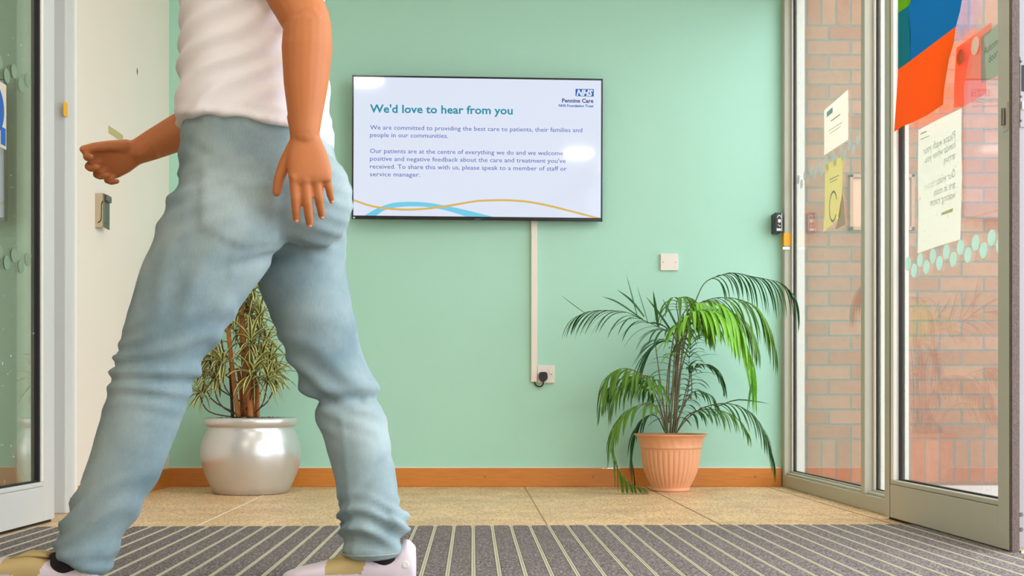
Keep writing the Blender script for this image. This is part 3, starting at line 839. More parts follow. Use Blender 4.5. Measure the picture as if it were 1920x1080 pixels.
tag(rsheet('backing_sheet', [(1579.5, 360), (1582, 375), (1585.5, 421), (1566, 431), (1572, 410)], XA + 0.0012, mat('peach_paper', (226, 166, 128), 0.8), 0.0006), 'peach coloured sheet curling out from behind the pale yellow notice', 'sheet')

# "Please wash your hands" sheet, outside face of the leaf glass, reads outwards (seen mirrored)
XO = XG + 0.0072
nC = tag(rsheet('poster', [(1722, 244), (1763, 222), (1803, 203), (1802, 260), (1803.5, 330), (1800, 449), (1760, 461), (1720.5, 475), (1722, 400), (1721, 320)], XO, 'paper', 0.0006), 'large white hand washing poster seen from behind on the sliding door glass', 'poster')
for s, l, r, hz in (("Please wash your", (1731, 290), (1791, 259), 0.026), ("hands when you", (1735, 306), (1791, 277), 0.026), ("arrive.", (1768, 308), (1791, 297), 0.026),
                    ("Our visitor toilets", (1732, 358), (1791, 331), 0.026), ("are in main", (1751, 368), (1791, 352), 0.026), ("waiting room", (1744, 387), (1791, 371), 0.026)):
    rtext(s, l, r, XO - 0.0012, hz, 'ink_soft', nC, mirrored=True, off=0.0)
rsheet('yellow_mark', [(1765, 399), (1787, 390), (1786, 397), (1765, 404)], XO - 0.0010, mat('yellow_ink', (240, 236, 120), 0.8), 0.0004, nC)
rsheet('small_print', [(1726, 250), (1737, 245), (1737, 247.5), (1726, 252.5)], XO - 0.0010, 'ink_soft', 0.0004, nC)
rsheet('small_print', [(1726, 261), (1742, 254), (1742, 255.5), (1726, 262.5)], XO - 0.0010, 'ink_soft', 0.0004, nC)

# colourful banner hung on the room side of the glass
XB = DX0 - 0.0008
bn = tag(empty('window_banner', onX(1720, 245, XB)), 'blue teal lime and orange banner hung at the top of the sliding door', 'banner')
def topY(px, z): # point on plane at px with given z
    Y = XB * F / (px - CX); return (px, CY - (z - CAMZ) * F / Y)
rsheet('orange_panel', [(1676.5, 247), (1684, 136), (1684, 130.5), (1707, 114), (1792, 50), (1788, 80), (1779, 112), (1770, 165), (1768, 196), (1740, 215), (1712, 229), (1692, 237)], XB, 'orange', 0.0006, bn)
rsheet('teal_panel', [(1684, 130.5), (1684, 24), (1702, 12), (1707, 60), (1707, 114)], XB, 'teal', 0.0006, bn)
rsheet('blue_panel', [(1707, 114), (1706, 60), (1702, 12), (1706, -60), (1812, -120), (1805, -10), (1800, 20), (1792, 50)], XB, 'blue', 0.0006, bn)
rsheet('lime_panel', [(1684, 24), (1684, -60), (1722, -60), (1706, 8), (1702, 12)], XB - 0.0003, 'lime', 0.0006, bn)
# orange sheet behind the reflection, outside face
oS = tag(rsheet('orange_sheet', [(1788, 202), (1789, 160), (1793, 90), (1858, 42), (1861, 50), (1859, 60), (1846, 68), (1850, 175), (1806, 200)], XO, 'orange', 0.0006), 'smaller orange sheet with a pale round hole beside the automatic door sign', 'sheet')
for q_, r_, c_ in (((1828, 86), 0.0265, (240, 214, 196)), ((1800, 107), 0.0237, (196, 128, 92))):
    bm = bmesh.new(); disc(bm, onX(*q_, XG - 0.0012), (1, 0, 0), r_); obj('round_patch', bm, mat('pale_dot', c_, 0.7), oS)
sD = tag(rsheet('door_sign', [(1839.5, 70), (1885, 32), (1885, 136), (1839.5, 156)], XO - 0.0008, 'sage_paper', 0.0005), 'sage sign reading Automatic door near the leading stile', 'sign')
rtext('Automatic', (1845, 104), (1884, 73), XO - 0.0010, 0.024, 'ink', sD, off=0.0004)
rtext('door', (1854, 119), (1871, 104.5), XO - 0.0010, 0.024, 'ink', sD, off=0.0004)

# ------------------------------------------------------------------ ceiling lights
li = 0
for (x, y) in ((-0.55, 3.15), (1.27, 3.3), (-1.15, 1.0), (1.30, 1.02), (-1.2, -0.8)):
    L0 = tag(empty('ceiling_light', (x, y, 2.6)), 'round recessed ceiling light above the lobby', 'light', 'recessed ceiling lights')
    bm = bmesh.new(); lathe(bm, [(0.12, 2.598), (0.135, 2.59), (0.15, 2.592), (0.15, 2.5999)], x, y, 32); obj('trim_ring', bm, 'bead', L0)
    bm = bmesh.new(); lathe(bm, [(0.001, 2.594), (0.12, 2.594), (0.12, 2.599)], x, y, 32); obj('diffuser', bm, 'lamp', L0)

# ------------------------------------------------------------------ plants
def ribbon(bm, uvl, pts, widths, up, fold=0.35):
    """leaf blade along pts with a V fold; three vertices per station"""
    rows = []
    n = len(pts)
    for i, p in enumerate(pts):
        t = pts[min(i + 1, n - 1)] - pts[max(i - 1, 0)]
        if t.length < 1e-6: t = Vector((0, 0, 1))
        t.normalize()
        s = t.cross(up)
        if s.length < 1e-3: s = t.cross(Vector((1, 0, 0)))
        s.normalize(); nn = s.cross(t).normalized()
        w_ = widths[i] / 2
        rows.append((bm.verts.new(p - s * w_ + nn * w_ * fold), bm.verts.new(p), bm.verts.new(p + s * w_ + nn * w_ * fold)))
    for i in range(n - 1):
        for j in (0, 1):
            f = bm.faces.new((rows[i][j], rows[i][j + 1], rows[i + 1][j + 1], rows[i + 1][j]))
            us = (j * 0.5, (j + 1) * 0.5, (j + 1) * 0.5, j * 0.5); vs = (i / n, i / n, (i + 1) / n, (i + 1) / n)
            for lp, u, v in zip(f.loops, us, vs): lp[uvl].uv = (u, v)
            f.smooth = True
def blade_w(w_, n): return [w_ * (0.45 + 0.55 * math.sin(math.pi * min(1, (i / n) * 1.5 + 0.12) * 0.5)) * (1 - (i / n) ** 3.2) + 0.0004 for i in range(n + 1)]

# --- silver pot with variegated dracaena
PX, PY = (471 - CX) * 5.13 / F, 5.13
dp = tag(empty('potted_dracaena', (PX, PY, 0)), 'variegated dracaena in a round silver pot by the left corner', 'potted plant')
prof = [(0.001, 0.0), (0.158, 0.0), (0.168, 0.004), (0.183, 0.035), (0.206, 0.085), (0.2215, 0.135), (0.2265, 0.175), (0.2235, 0.215), (0.213, 0.250), (0.199, 0.280), (0.1925, 0.296), (0.194, 0.302), (0.2025, 0.306), (0.2075, 0.312), (0.210, 0.322), (0.2095, 0.333), (0.205, 0.341), (0.198, 0.343), (0.190, 0.340), (0.188, 0.33), (0.187, 0.29), (0.001, 0.29)]
ref = []
for i in range(len(prof) - 1): ref.append(prof[i])
bm = bmesh.new(); lathe(bm, prof, PX, PY, 96)
obj('pot', bm, 'silver', dp, smooth=True)
bm = bmesh.new(); lathe(bm, [(0.001, 0.334), (0.10, 0.334), (0.186, 0.326), (0.186, 0.30)], PX, PY, 40)
for v in bm.verts: v.co.z += 0.006 * noise.noise(v.co * 30)
rnd = random.Random(3)
for k in range(70):
    a_ = rnd.uniform(0, 6.28); r_ = 0.17 * math.sqrt(rnd.random()); ball(bm, Vector((PX + r_ * math.cos(a_), PY + r_ * math.sin(a_), 0.336)), rnd.uniform(0.006, 0.013), (1, 1, 0.7), 1)
obj('soil', bm, 'soil', dp)
def dpt(px, py, dy=0.0): return P(px, py, PY + dy)
trunks = [([(463, 782), (461, 720), (458, 650), (452, 590), (452, 548), (455, 500)], 0.017, 0.0), ([(447, 782), (440, 730), (432, 660), (427, 600), (425, 565)], 0.0105, -0.03),
          ([(477, 782), (474, 720), (472, 690)], 0.013, 0.03), ([(483, 782), (482, 730), (478, 700)], 0.009, -0.02), ([(436, 782), (434, 740), (431, 690)], 0.007, 0.02),
          ([(455, 782), (452, 730), (446, 690)], 0.010, 0.05), ([(470, 782), (468, 740), (470, 690)], 0.012, -0.05), ([(471, 690), (474, 640), (470, 600), (466, 560)], 0.009, 0.05)]
for pts, r, dy in trunks:
    bm = bmesh.new(); q = smooth_path([dpt(x, y, dy) for x, y in pts], 18); tube(bm, q, [r * (1.15 - 0.3 * i / 18) for i in range(19)], 12)
    obj('stem', bm, 'bark' if r > 0.008 else 'twig', dp, smooth=True)
ros = [(456, 556, 0, 1.0), (440, 585, -0.05, .9), (470, 585, 0.06, 1.0), (487, 590, -0.02, .9), (412, 612, 0.02, .9), (452, 615, 0.09, .9), (488, 622, 0.02, 1.0), (470, 640, -0.08, 1.05), (500, 640, 0.08, .9),
       (392, 668, 0.0, 1.0), (412, 676, -0.08, 1.05), (378, 690, 0.05, .95), (398, 705, -0.04, .95), (474, 698, -0.10, 1.3), (505, 680, 0.0, 1.05), (520, 700, 0.06, .95), (372, 735, -0.02, .85), 
       (492, 668, -0.06, 1.0), (455, 520, 0.05, 1.0), (438, 530, -0.02, .9), (475, 540, -0.06, 1.0), (445, 500, 0, 1), (465, 490, 0.03, 1), (428, 560, 0.05, .8), (503, 708, -0.09, 1.0), (402, 640, 0.07, .8)]
bm = bmesh.new(); uvl = bm.loops.layers.uv.new('UVMap')
bmt = bmesh.new()
rnd = random.Random(11)
for px, py, dy, s in ros:
    c = dpt(px, py, dy)
    ax = Vector((c.x - PX - 0.02, (c.y - PY), 0.12)); ax.normalize()
    # twig to the nearest trunk
    base = Vector((PX - 0.02 + (c.x - PX) * 0.12, PY + dy * 0.3, max(0.34, c.z - 0.16 - 0.25 * abs(c.x - PX))))
    mid = (base + c) / 2 + Vector(((c.x - PX) * 0.2, 0, -0.03))
    tube(bmt, smooth_path([base, mid, c], 8), 0.0032, 6)
    nl = 22
    for k in range(nl):
        h = (k + 0.5) / nl
        az = k * 2.39996 + rnd.uniform(-0.3, 0.3)
        el = math.radians(78 - 95 * h + rnd.uniform(-12, 12))
        u, v = frame_of(ax, Vector((0, 0, 1)))
        d = (u * math.cos(az) + v * math.sin(az)) * math.cos(el) + ax * math.sin(el)
        d.normalize()
        ln = s * rnd.uniform(0.095, 0.145)
        p = c - ax * 0.03 * h + d * 0.004
        pts = [p.copy()]; n = 7
        dd = d.copy()
        for i in range(n):
            dd = (dd + Vector((0, 0, -0.10 - 0.12 * h))).normalized()
            p = p + dd * (ln / n); pts.append(p.copy())
        ribbon(bm, uvl, pts, blade_w(0.0200 * s, n), Vector((0, 0, 1)) if abs(dd.z) < 0.9 else Vector((1, 0, 0)))
for v in bm.verts:
    if v.co.y > 5.485: v.co.y = 5.485
obj('leaves', bm, 'drac_leaf', dp, recalc=False)
obj('twigs', bmt, 'twig', dp, smooth=True)

# --- terracotta pot with palm
QX, QY = (1257.5 - CX) * 5.24 / F, 5.24
pp = tag(empty('potted_palm', (QX, QY, 0)), 'feathery green palm in a ribbed peach terracotta pot near the sidelight', 'potted plant')
prof = [(0.001, 0.0), (0.083, 0.0), (0.088, 0.003), (0.0885, 0.011), (0.086, 0.015), (0.094, 0.030), (0.108, 0.055), (0.122, 0.090), (0.131, 0.125), (0.136, 0.160), (0.138, 0.190), (0.139, 0.197), (0.1415, 0.199), (0.1435, 0.203), (0.143, 0.215), (0.1455, 0.230), (0.152, 0.246), (0.163, 0.2555), (0.1695, 0.259), (0.1705, 0.2625), (0.168, 0.265), (0.158, 0.262), (0.148, 0.25), (0.140, 0.235), (0.001, 0.235)]
def dense(prof, k=3):
    o_ = []
    for i in range(len(prof) - 1):
        for j in range(k): o_.append(tuple(prof[i][c_] + (prof[i + 1][c_] - prof[i][c_]) * j / k for c_ in (0, 1)))
    return o_ + [prof[-1]]
def flute(r, z, t):
    if 0.022 < z < 0.194 and r > 0.05:
        s_ = min(1, (z - 0.022) / 0.02, (0.194 - z) / 0.012)
        a_ = (t * 34 / (2 * math.pi)) % 1.0
        return r - 0.0045 * s_ * (1 - abs(math.sin(math.pi * a_)) ** 0.5) 
    if 0.205 < z < 0.245 and r > 0.14:
        return r + 0.0012 * math.sin(t * 22 + 40 * z) * math.sin(t * 5)
    return r
bm = bmesh.new(); lathe(bm, dense(prof), QX, QY, 272, flute)
obj('pot', bm, 'terracotta', pp, smooth=True)
bm = bmesh.new(); lathe(bm, [(0.001, 0.252), (0.08, 0.250), (0.146, 0.246), (0.146, 0.236)], QX, QY, 40)
for v in bm.verts: v.co.z += 0.005 * noise.noise(v.co * 40)
obj('soil', bm, 'soil', pp)

rnd = random.Random(5)
def frond(stem, rach, m, leaf_len=0.15, nleaf=20, droop=1.0, width=0.0085, up_frac=0.0, fwd=0.45, spread=0.6, leafm=None):
    """stem: bare part, rach: part carrying leaflets, both as (px, py, Y)"""
    allp = [P(*p) for p in stem + rach]
    ns = len(stem); seg = len(allp) - 1
    N_ = 48
    q = smooth_path(allp, N_)
    fr = empty('tmp', (0, 0, 0)); bpy.data.objects.remove(fr)
    bm = bmesh.new(); uvl = bm.loops.layers.uv.new('UVMap')
    rads = [0.0032 * (1 - 0.75 * i / N_) for i in range(N_ + 1)]
    tube(bm, q, rads, 7)
    for f in bm.faces: f.material_index = 1; f.smooth = True
    i0 = int(N_ * (ns - 0.5) / seg) if ns else 0
    for k in range(nleaf):
        f_ = k / (nleaf - 1)
        i = i0 + f_ * (N_ - i0); ii = min(int(i), N_ - 1)
        p0 = q[ii].lerp(q[ii + 1], i - ii)
        T = (q[min(ii + 1, N_)] - q[max(ii - 1, 0)]).normalized()
        u, v = frame_of(T, Vector((0, 0, 1)))   # u: up-ish, v: side
        for side in (-1, 1):
            if rnd.random() < 0.05: continue
            d = (T * (fwd + 0.8 * f_ ** 2) + v * side * spread + u * rnd.uniform(-0.05, 0.25)).normalized()
            ln = 1.06 * leaf_len * (0.55 + 0.75 * math.sin(math.pi * (0.18 + 0.72 * f_))) * rnd.uniform(0.85, 1.1)
            n = 8; p = p0.copy(); pts = [p.copy()]; dd = d.copy()
            g_ = droop * rnd.uniform(0.8, 1.2)
            if rnd.random() < up_frac: g_ = -0.05; dd = (u * 0.8 + T * 0.6 + v * side * 0.2).normalized()
            for j in range(n):
                dd = (dd + Vector((0, 0, -0.30 * g_))).normalized()
                p = p + dd * (ln / n); pts.append(p.copy())
            ribbon(bm, uvl, pts, blade_w(width * 1.65 * rnd.uniform(0.8, 1.15), n), Vector((0, 0, 1)) if abs(d.z) < 0.8 else Vector((1, 0, 0)), 0.3)
    for v_ in bm.verts:
        if v_.co.y > 5.478: v_.co.y = 5.478 - 0.004 * rnd.random()
        if v_.co.z < 0.004: v_.co.z = 0.004
    return obj('frond', bm, [m, 'palm_stem'], pp, recalc=False)
B0 = (1256, 812, 5.24)
frond([(1262, 812, 5.22), (1268, 720, 5.2), (1270, 660, 5.18)], [(1262, 628, 5.16), (1236, 614, 5.12), (1206, 600, 5.1), (1176, 586, 5.08), (1140, 582, 5.06), (1105, 584, 5.04), (1080, 594, 5.02)], 'palm_dark', 0.150, 21, 0.75, 0.009, up_frac=0.10, fwd=0.9, spread=0.35)
frond([(1265, 812, 5.25), (1274, 700, 5.22), (1292, 600, 5.18), (1306, 560, 5.14), (1322, 530, 5.12)], [(1352, 516, 5.10), (1378, 512, 5.08), (1408, 518, 5.05), (1440, 524, 5.02), (1466, 532, 5.0), (1486, 552, 4.98), (1493, 570, 4.97)], 'palm_dark', 0.150, 20, 1.5, 0.0105, fwd=0.45, spread=0.2)
frond([(1262, 812, 5.2), (1275, 700, 5.15), (1284, 620, 5.12)], [(1300, 580, 5.1), (1328, 562, 5.06), (1362, 558, 5.03), (1394, 564, 5.0), (1422, 582, 4.98), (1440, 612, 4.97), (1449, 640, 4.96)], 'palm_mid', 0.185, 24, 1.3, 0.0095, fwd=0.5, spread=0.35)
frond([(1260, 812, 5.28), (1272, 720, 5.26), (1290, 650, 5.22)], [(1312, 606, 5.18), (1342, 592, 5.14), (1372, 606, 5.1), (1392, 640, 5.08), (1408, 690, 5.06), (1410, 720, 5.06)], 'palm_light', 0.170, 22, 1.1, 0.0115, fwd=0.6, spread=0.5)
frond([(1266, 812, 5.2), (1276, 700, 5.12)], [(1280, 640, 5.05), (1296, 596, 5.0), (1324, 580, 4.96), (1352, 592, 4.93), (1370, 620, 4.92)], 'palm_light', 0.150, 20, 1.1, 0.011, fwd=0.55, spread=0.6)
frond([(1258, 812, 5.3)], [(1282, 760, 5.32), (1292, 718, 5.33), (1292, 676, 5.33), (1296, 640, 5.32)], 'palm_dark', 0.120, 17, 0.5, 0.008, fwd=0.35, spread=0.8)
frond([(1250, 812, 5.22)], [(1256, 760, 5.30), (1262, 710, 5.34), (1268, 668, 5.36), (1280, 632, 5.36)], 'palm_dark', 0.125, 17, 0.5, 0.008, fwd=0.4, spread=0.9)
frond([(1252, 812, 5.2), (1248, 780, 5.18), (1236, 744, 5.14)], [(1214, 712, 5.1), (1188, 694, 5.07), (1162, 692, 5.05), (1140, 706, 5.03), (1128, 736, 5.02), (1124, 760, 5.02)], 'palm_mid', 0.125, 22, 1.2, 0.0095, fwd=0.5, spread=0.5)
frond([(1250, 812, 5.24), (1240, 770, 5.22)], [(1228, 716, 5.2), (1208, 704, 5.18), (1180, 712, 5.16), (1156, 730, 5.14), (1146, 760, 5.14)], 'palm_mid', 0.125, 18, 1.2, 0.009, fwd=0.5, spread=0.5)
frond([(1248, 812, 5.18), (1238, 776, 5.12)], [(1220, 756, 5.08), (1192, 762, 5.05), (1166, 780, 5.03), (1150, 812, 5.02), (1150, 850, 5.02), (1160, 884, 5.03), (1184, 908, 5.05), (1206, 916, 5.06)], 'palm_mid', 0.115, 24, 1.0, 0.0095, fwd=0.7, spread=0.5)
frond([(1248, 812, 5.3), (1230, 780, 5.34)], [(1208, 784, 5.36), (1190, 810, 5.36), (1184, 850, 5.36), (1188, 890, 5.36)], 'palm_dark', 0.12, 16, 1.0, 0.0085, fwd=0.7, spread=0.5)
frond([(1268, 812, 5.2), (1284, 790, 5.16)], [(1308, 770, 5.12), (1340, 758, 5.08), (1374, 758, 5.05), (1404, 772, 5.03), (1428, 800, 5.02), (1442, 834, 5.02), (1449, 862, 5.02)], 'palm_dark', 0.120, 22, 1.05, 0.0085, fwd=0.6, spread=0.35)
frond([(1262, 812, 5.28), (1284, 758, 5.32)], [(1302, 734, 5.34), (1330, 740, 5.34), (1346, 762, 5.34)], 'palm_dark', 0.08, 10, 1.0, 0.007, fwd=0.6, spread=0.4)
frond([(1256, 812, 5.26), (1262, 720, 5.3), (1264, 650, 5.32)], [(1252, 640, 5.33), (1234, 642, 5.33), (1216, 660, 5.33), (1204, 690, 5.33)], 'palm_dark', 0.14, 12, 0.6, 0.0095, fwd=0.6, spread=0.4)
frond([(1262, 812, 5.26), (1272, 680, 5.26), (1272, 600, 5.24)], [(1268, 572, 5.22), (1276, 558, 5.2), (1296, 560, 5.18), (1318, 580, 5.16)], 'palm_mid', 0.13, 14, 1.1, 0.01, fwd=0.4, spread=0.6)
frond([(1266, 812, 5.24), (1290, 720, 5.2)], [(1302, 690, 5.18), (1326, 684, 5.16), (1346, 700, 5.14), (1356, 722, 5.14)], 'palm_dark', 0.09, 12, 0.8, 0.008, fwd=0.5, spread=0.4)
frond([(1262, 812, 5.24), (1270, 700, 5.2), (1284, 600, 5.1)], [(1304, 572, 5.06), (1336, 566, 5.0), (1364, 580, 4.96), (1386, 612, 4.94), (1398, 650, 4.93)], 'palm_light', 0.15, 20, 1.2, 0.010, fwd=0.5, spread=0.45)
frond([(1262, 812, 5.26), (1276, 690, 5.24), (1290, 620, 5.22)], [(1312, 590, 5.2), (1346, 580, 5.18), (1380, 590, 5.16), (1404, 612, 5.14), (1416, 640, 5.14)], 'palm_mid', 0.16, 20, 1.2, 0.0095, fwd=0.5, spread=0.45)
frond([(1258, 812, 5.2), (1262, 700, 5.12), (1268, 640, 5.08)], [(1276, 606, 5.05), (1294, 588, 5.02), (1316, 592, 5.0), (1330, 616, 4.98)], 'palm_mid', 0.13, 14, 1.1, 0.010, fwd=0.5, spread=0.6)
frond([(1248, 812, 5.28), (1236, 760, 5.28)], [(1218, 724, 5.28), (1196, 708, 5.28), (1170, 708, 5.28), (1148, 722, 5.28), (1134, 748, 5.28)], 'palm_dark', 0.12, 18, 1.2, 0.009, fwd=0.5, spread=0.5)
frond([(1268, 812, 5.26), (1288, 780, 5.26)], [(1318, 768, 5.26), (1352, 770, 5.24), (1384, 786, 5.22), (1402, 812, 5.22)], 'palm_mid', 0.09, 14, 1.0, 0.0085, fwd=0.6, spread=0.35)
# tall bare stems and single upright blades
bm = bmesh.new()
for pts in ([(1252, 812), (1250, 760), (1252, 700), (1262, 640)], [(1256, 812), (1262, 740), (1272, 650), (1282, 590)], [(1262, 812), (1266, 740), (1268, 660), (1275, 600)], [(1250, 812), (1244, 760), (1236, 700), (1228, 640)], [(1266, 812), (1280, 760), (1296, 740), (1296, 700)],
            [(1258, 812), (1254, 720), (1266, 620), (1300, 560)]):
    tube(bm, smooth_path([P(x, y, 5.22) for x, y in pts], 16), [0.0040 - 0.00012 * i for i in range(17)], 8)
obj('stems', bm, 'palm_stem', pp, smooth=True)
for pts, w_ in (([(1262, 626, 5.16), (1236, 588, 5.16), (1211, 556, 5.18)], 0.011), ([(1278, 630, 5.12), (1258, 590, 5.12), (1242, 560, 5.14)], 0.010), ([(1208, 594, 5.1), (1184, 564, 5.12), (1157, 543, 5.15)], 0.010),
                ([(1206, 600, 5.1), (1160, 568, 5.1), (1129, 556, 5.12)], 0.008), ([(1258, 668, 5.1), (1270, 640, 5.08), (1282, 606, 5.08)], 0.010), ([(1340, 764, 5.1), (1380, 750, 5.1), (1418, 753, 5.1), (1443, 757, 5.1)], 0.006)):
    bm = bmesh.new(); uvl = bm.loops.layers.uv.new('UVMap')
    q = smooth_path([P(*p) for p in pts], 8)
    ribbon(bm, uvl, q, blade_w(w_, 8), Vector((0, -1, 0.2)), 0.3)
    obj('upright_blade', bm, 'palm_dark', pp, recalc=False)

# ------------------------------------------------------------------ the walking person
YN, YF, YM = 2.315, 2.495, 2.405
pe = tag(empty('person', P(500, 1100, YM) * 1.0), 'person in pale T-shirt and light blue jeans striding left past the television', 'person')
pe.location.z = 0
def E(px, py, Y, rx, ry, tilt=0.0):
    """ellipse station: rx along the picture-plane direction (tilt degrees), ry across the body"""
    t = math.radians(tilt)
    return (P(px, py, Y), Vector((math.cos(t), 0, math.sin(t))) * rx, Vector((0, 1, 0)) * ry)
def path_st(rows):
    """rows (px,py,Y,rx,ry): cross-sections perpendicular to the path in the picture plane"""
    cs = [P(a, b, c) for a, b, c, _, _ in rows]
    out = []
    for i, r in enumerate(rows):
        t = cs[min(i + 1, len(cs) - 1)] - cs[max(i - 1, 0)]
        t.normalize()
        u = Vector((t.z, 0, -t.x)); u.normalize()
        if u.x < 0: u = -u
        out.append((cs[i], u * r[3], t.cross(u).normalized() * r[4]))
    return out
near_leg = [(470, 330, 2.345, .125, .105), (420, 425, 2.315, .125, .105), (362, 530, 2.310, .108, .098), (318, 620, 2.305, .092, .088), (292, 690, 2.305, .083, .080), (268, 780, 2.310, .079, .078), (240, 860, 2.315, .073, .073), (205, 940, 2.320, .066, .068), (168, 1010, 2.325, .063, .065), (146, 1052, 2.325, .062, .064)]
far_leg = [(540, 330, 2.475, .120, .105), (560, 430, 2.495, .112, .105), (564, 510, 2.500, .102, .098), (588, 600, 2.500, .090, .090), (618, 680, 2.500, .080, .082), (646, 745, 2.500, .077, .080), (668, 810, 2.500, .073, .078), (684, 885, 2.500, .070, .074), (694, 960, 2.500, .066, .070), (698, 1012, 2.500, .064, .067), (699, 1043, 2.500, .063, .066)]
bm = bmesh.new()
loft(bm, path_st(near_leg), 36); loft(bm, path_st(far_leg), 36)
loft(bm, [E(482, 225, YM, .150, .165, -3), E(482, 262, YM, .158, .172, -4), E(487, 310, YM, .170, .182, -5), E(496, 360, YM, .178, .188, -6), E(505, 410, YM, .165, .175, -8), E(508, 450, YM, .120, .12, -8)], 40, 2.2)
# seat of the jeans
ball(bm, P(585, 375, 2.345), .10, (0.85, 1, 1.05)); ball(bm, P(590, 380, 2.475), .10, (0.85, 1, 1.05))
jm = remesh(bm, 0.008, 10)
def ppx(co): return CX + co.x * F / co.y, CY - (co.z - CAMZ) * F / co.y
def fold(x, sharp=1.6):
    k = math.floor(x); x = x - k
    return (0.5 - 0.5 * math.cos(2 * math.pi * x)) ** sharp * (0.45 + 0.75 * abs(math.sin(k * 12.9898 + 0.7)))
def bump(x, c, w_): return math.exp(-((x - c) / w_) ** 2)
jn = [v.normal.copy() for v in jm.vertices]
for v, nrm in zip(jm.vertices, jn):
    co = v.co; px, py = ppx(co)
    nearleg = px < 400 + (540 - py) * 0.3 if py > 450 else True
    n1 = noise.noise(co * 9.0); n2 = noise.noise(co * 4.0 + Vector((3, 1, 7)))
    d = 0.0035 * n1
    if px > 440 and py > 480:         # far leg
        ang = math.atan2(co.y - 2.500, co.x - P(640, py, 2.500).x)
        # long diagonal folds above the knee
        a_ = bump(py, 690, 95)
        t = (py - 0.38 * (px - 600)) / 46.0 + 2.0 * n2
        d += 0.009 * a_ * (fold(t) - 0.4)
        # knee crease
        d += -0.014 * bump(py, 752 - 0.10 * (px - 640), 9) * (0.6 + 0.6 * (px < 690))
        d += 0.004 * bump(py, 730, 10)
        # stacked cloth at the ankle
        a_ = bump(py, 985, 42)
        t = (py + 14 * math.sin(ang * 1.5) - 0.2 * (px - 690)) / 30.0 + 2.2 * n2 + 0.5 * n1
        d += 0.021 * a_ * (fold(t, 1.3) - 0.35)
        if px > 725: d += 0.016 * bump(py, 975, 14)
        # diagonal crease on the calf
        d += -0.010 * bump(py - 900 + 0.95 * (px - 690), 0, 10) * bump(px, 700, 36)
        # hem band
        if py > 1030: d += 0.0035
        # outer seam
        d += 0.0030 * bump(px - (640 + (py - 780) * 0.10 if py > 780 else 900), 0, 3.5)
    elif py > 560 or px < 430 and py > 430:
        a_ = bump(py, 690, 75)
        t = (py + 0.12 * (px - 300)) / 40.0 + 2.2 * n2
        d += 0.010 * a_ * (fold(t) - 0.4) * (0.5 + abs(noise.noise(co * 7.0)) * 1.6)
        a_ = bump(py, 985, 65)
        t = (py + 0.25 * (px - 160)) / 34.0 + 2.0 * n2 + 0.5 * n1
        d += 0.016 * a_ * (fold(t, 1.3) - 0.35)
        t = (px + 0.5 * py) / 90 + 1.5 * n2
        d += 0.006 * bump(py, 520, 90) * (fold(t) - 0.4)
        if py > 1040: d += 0.0035
    if py < 520:
        # folds radiating from the front of the hip
        t = (py + 0.42 * (px - 330)) / 44.0 + 1.3 * n2
        d += 0.008 * bump(px, 330, 110) * bump(py, 350, 90) * (fold(t) - 0.4)
        t = (py - 0.25 * (px - 600)) / 30.0 + 1.0 * n2
        d += 0.008 * bump(px, 620, 60) * bump(py, 400, 70) * (fold(t) - 0.4)
        # back pocket on the near seat, and its lower flap edge
        if co.y < 2.375:
            u_ = (px - 448) / 72.0; w_ = (py - 398 - 0.18 * (px - 448)) / 66.0
            if abs(u_) < 1 and -1 < w_ < 1 - 0.35 * abs(u_):
                d += 0.0055
            # front pocket mouth
            d += -0.006 * bump(py - 285 - 0.55 * (px - 380), 0, 5) * bump(px, 375, 30)
        # fold under the buttock
        d += -0.010 * bump(py - (492 - 0.22 * (px - 470)), 0, 9) * bump(px, 490, 60)
    v.co = co + nrm * d * 1.25
jm.update()
def relax(me, it=4):
    b = bmesh.new(); b.from_mesh(me)
    for _ in range(it): bmesh.ops.smooth_vert(b, verts=b.verts, factor=0.5, use_axis_x=True, use_axis_y=True, use_axis_z=True)
    b.to_mesh(me); b.free()
relax(jm, 2)
jeans = obj_me('jeans', jm, 'denim', pe, smooth=True)
# stitched hems
def hem(rows, r_scale):
    st = path_st(rows); c, u, v = st[-1]
    bm = bmesh.new()
    t = (st[-1][0] - st[-2][0]).normalized()
    loop = []
    for k in range(49):
        a_ = 2 * math.pi * k / 48
        loop.append(c + u * r_scale * math.cos(a_) + v * r_scale * math.sin(a_) - t * 0.010)
    tube(bm, loop, 0.0022, 6, Vector((0, 0, 1)))
    return bm
obj('hem_stitching', hem(far_leg, 1.07), 'seam', jeans)

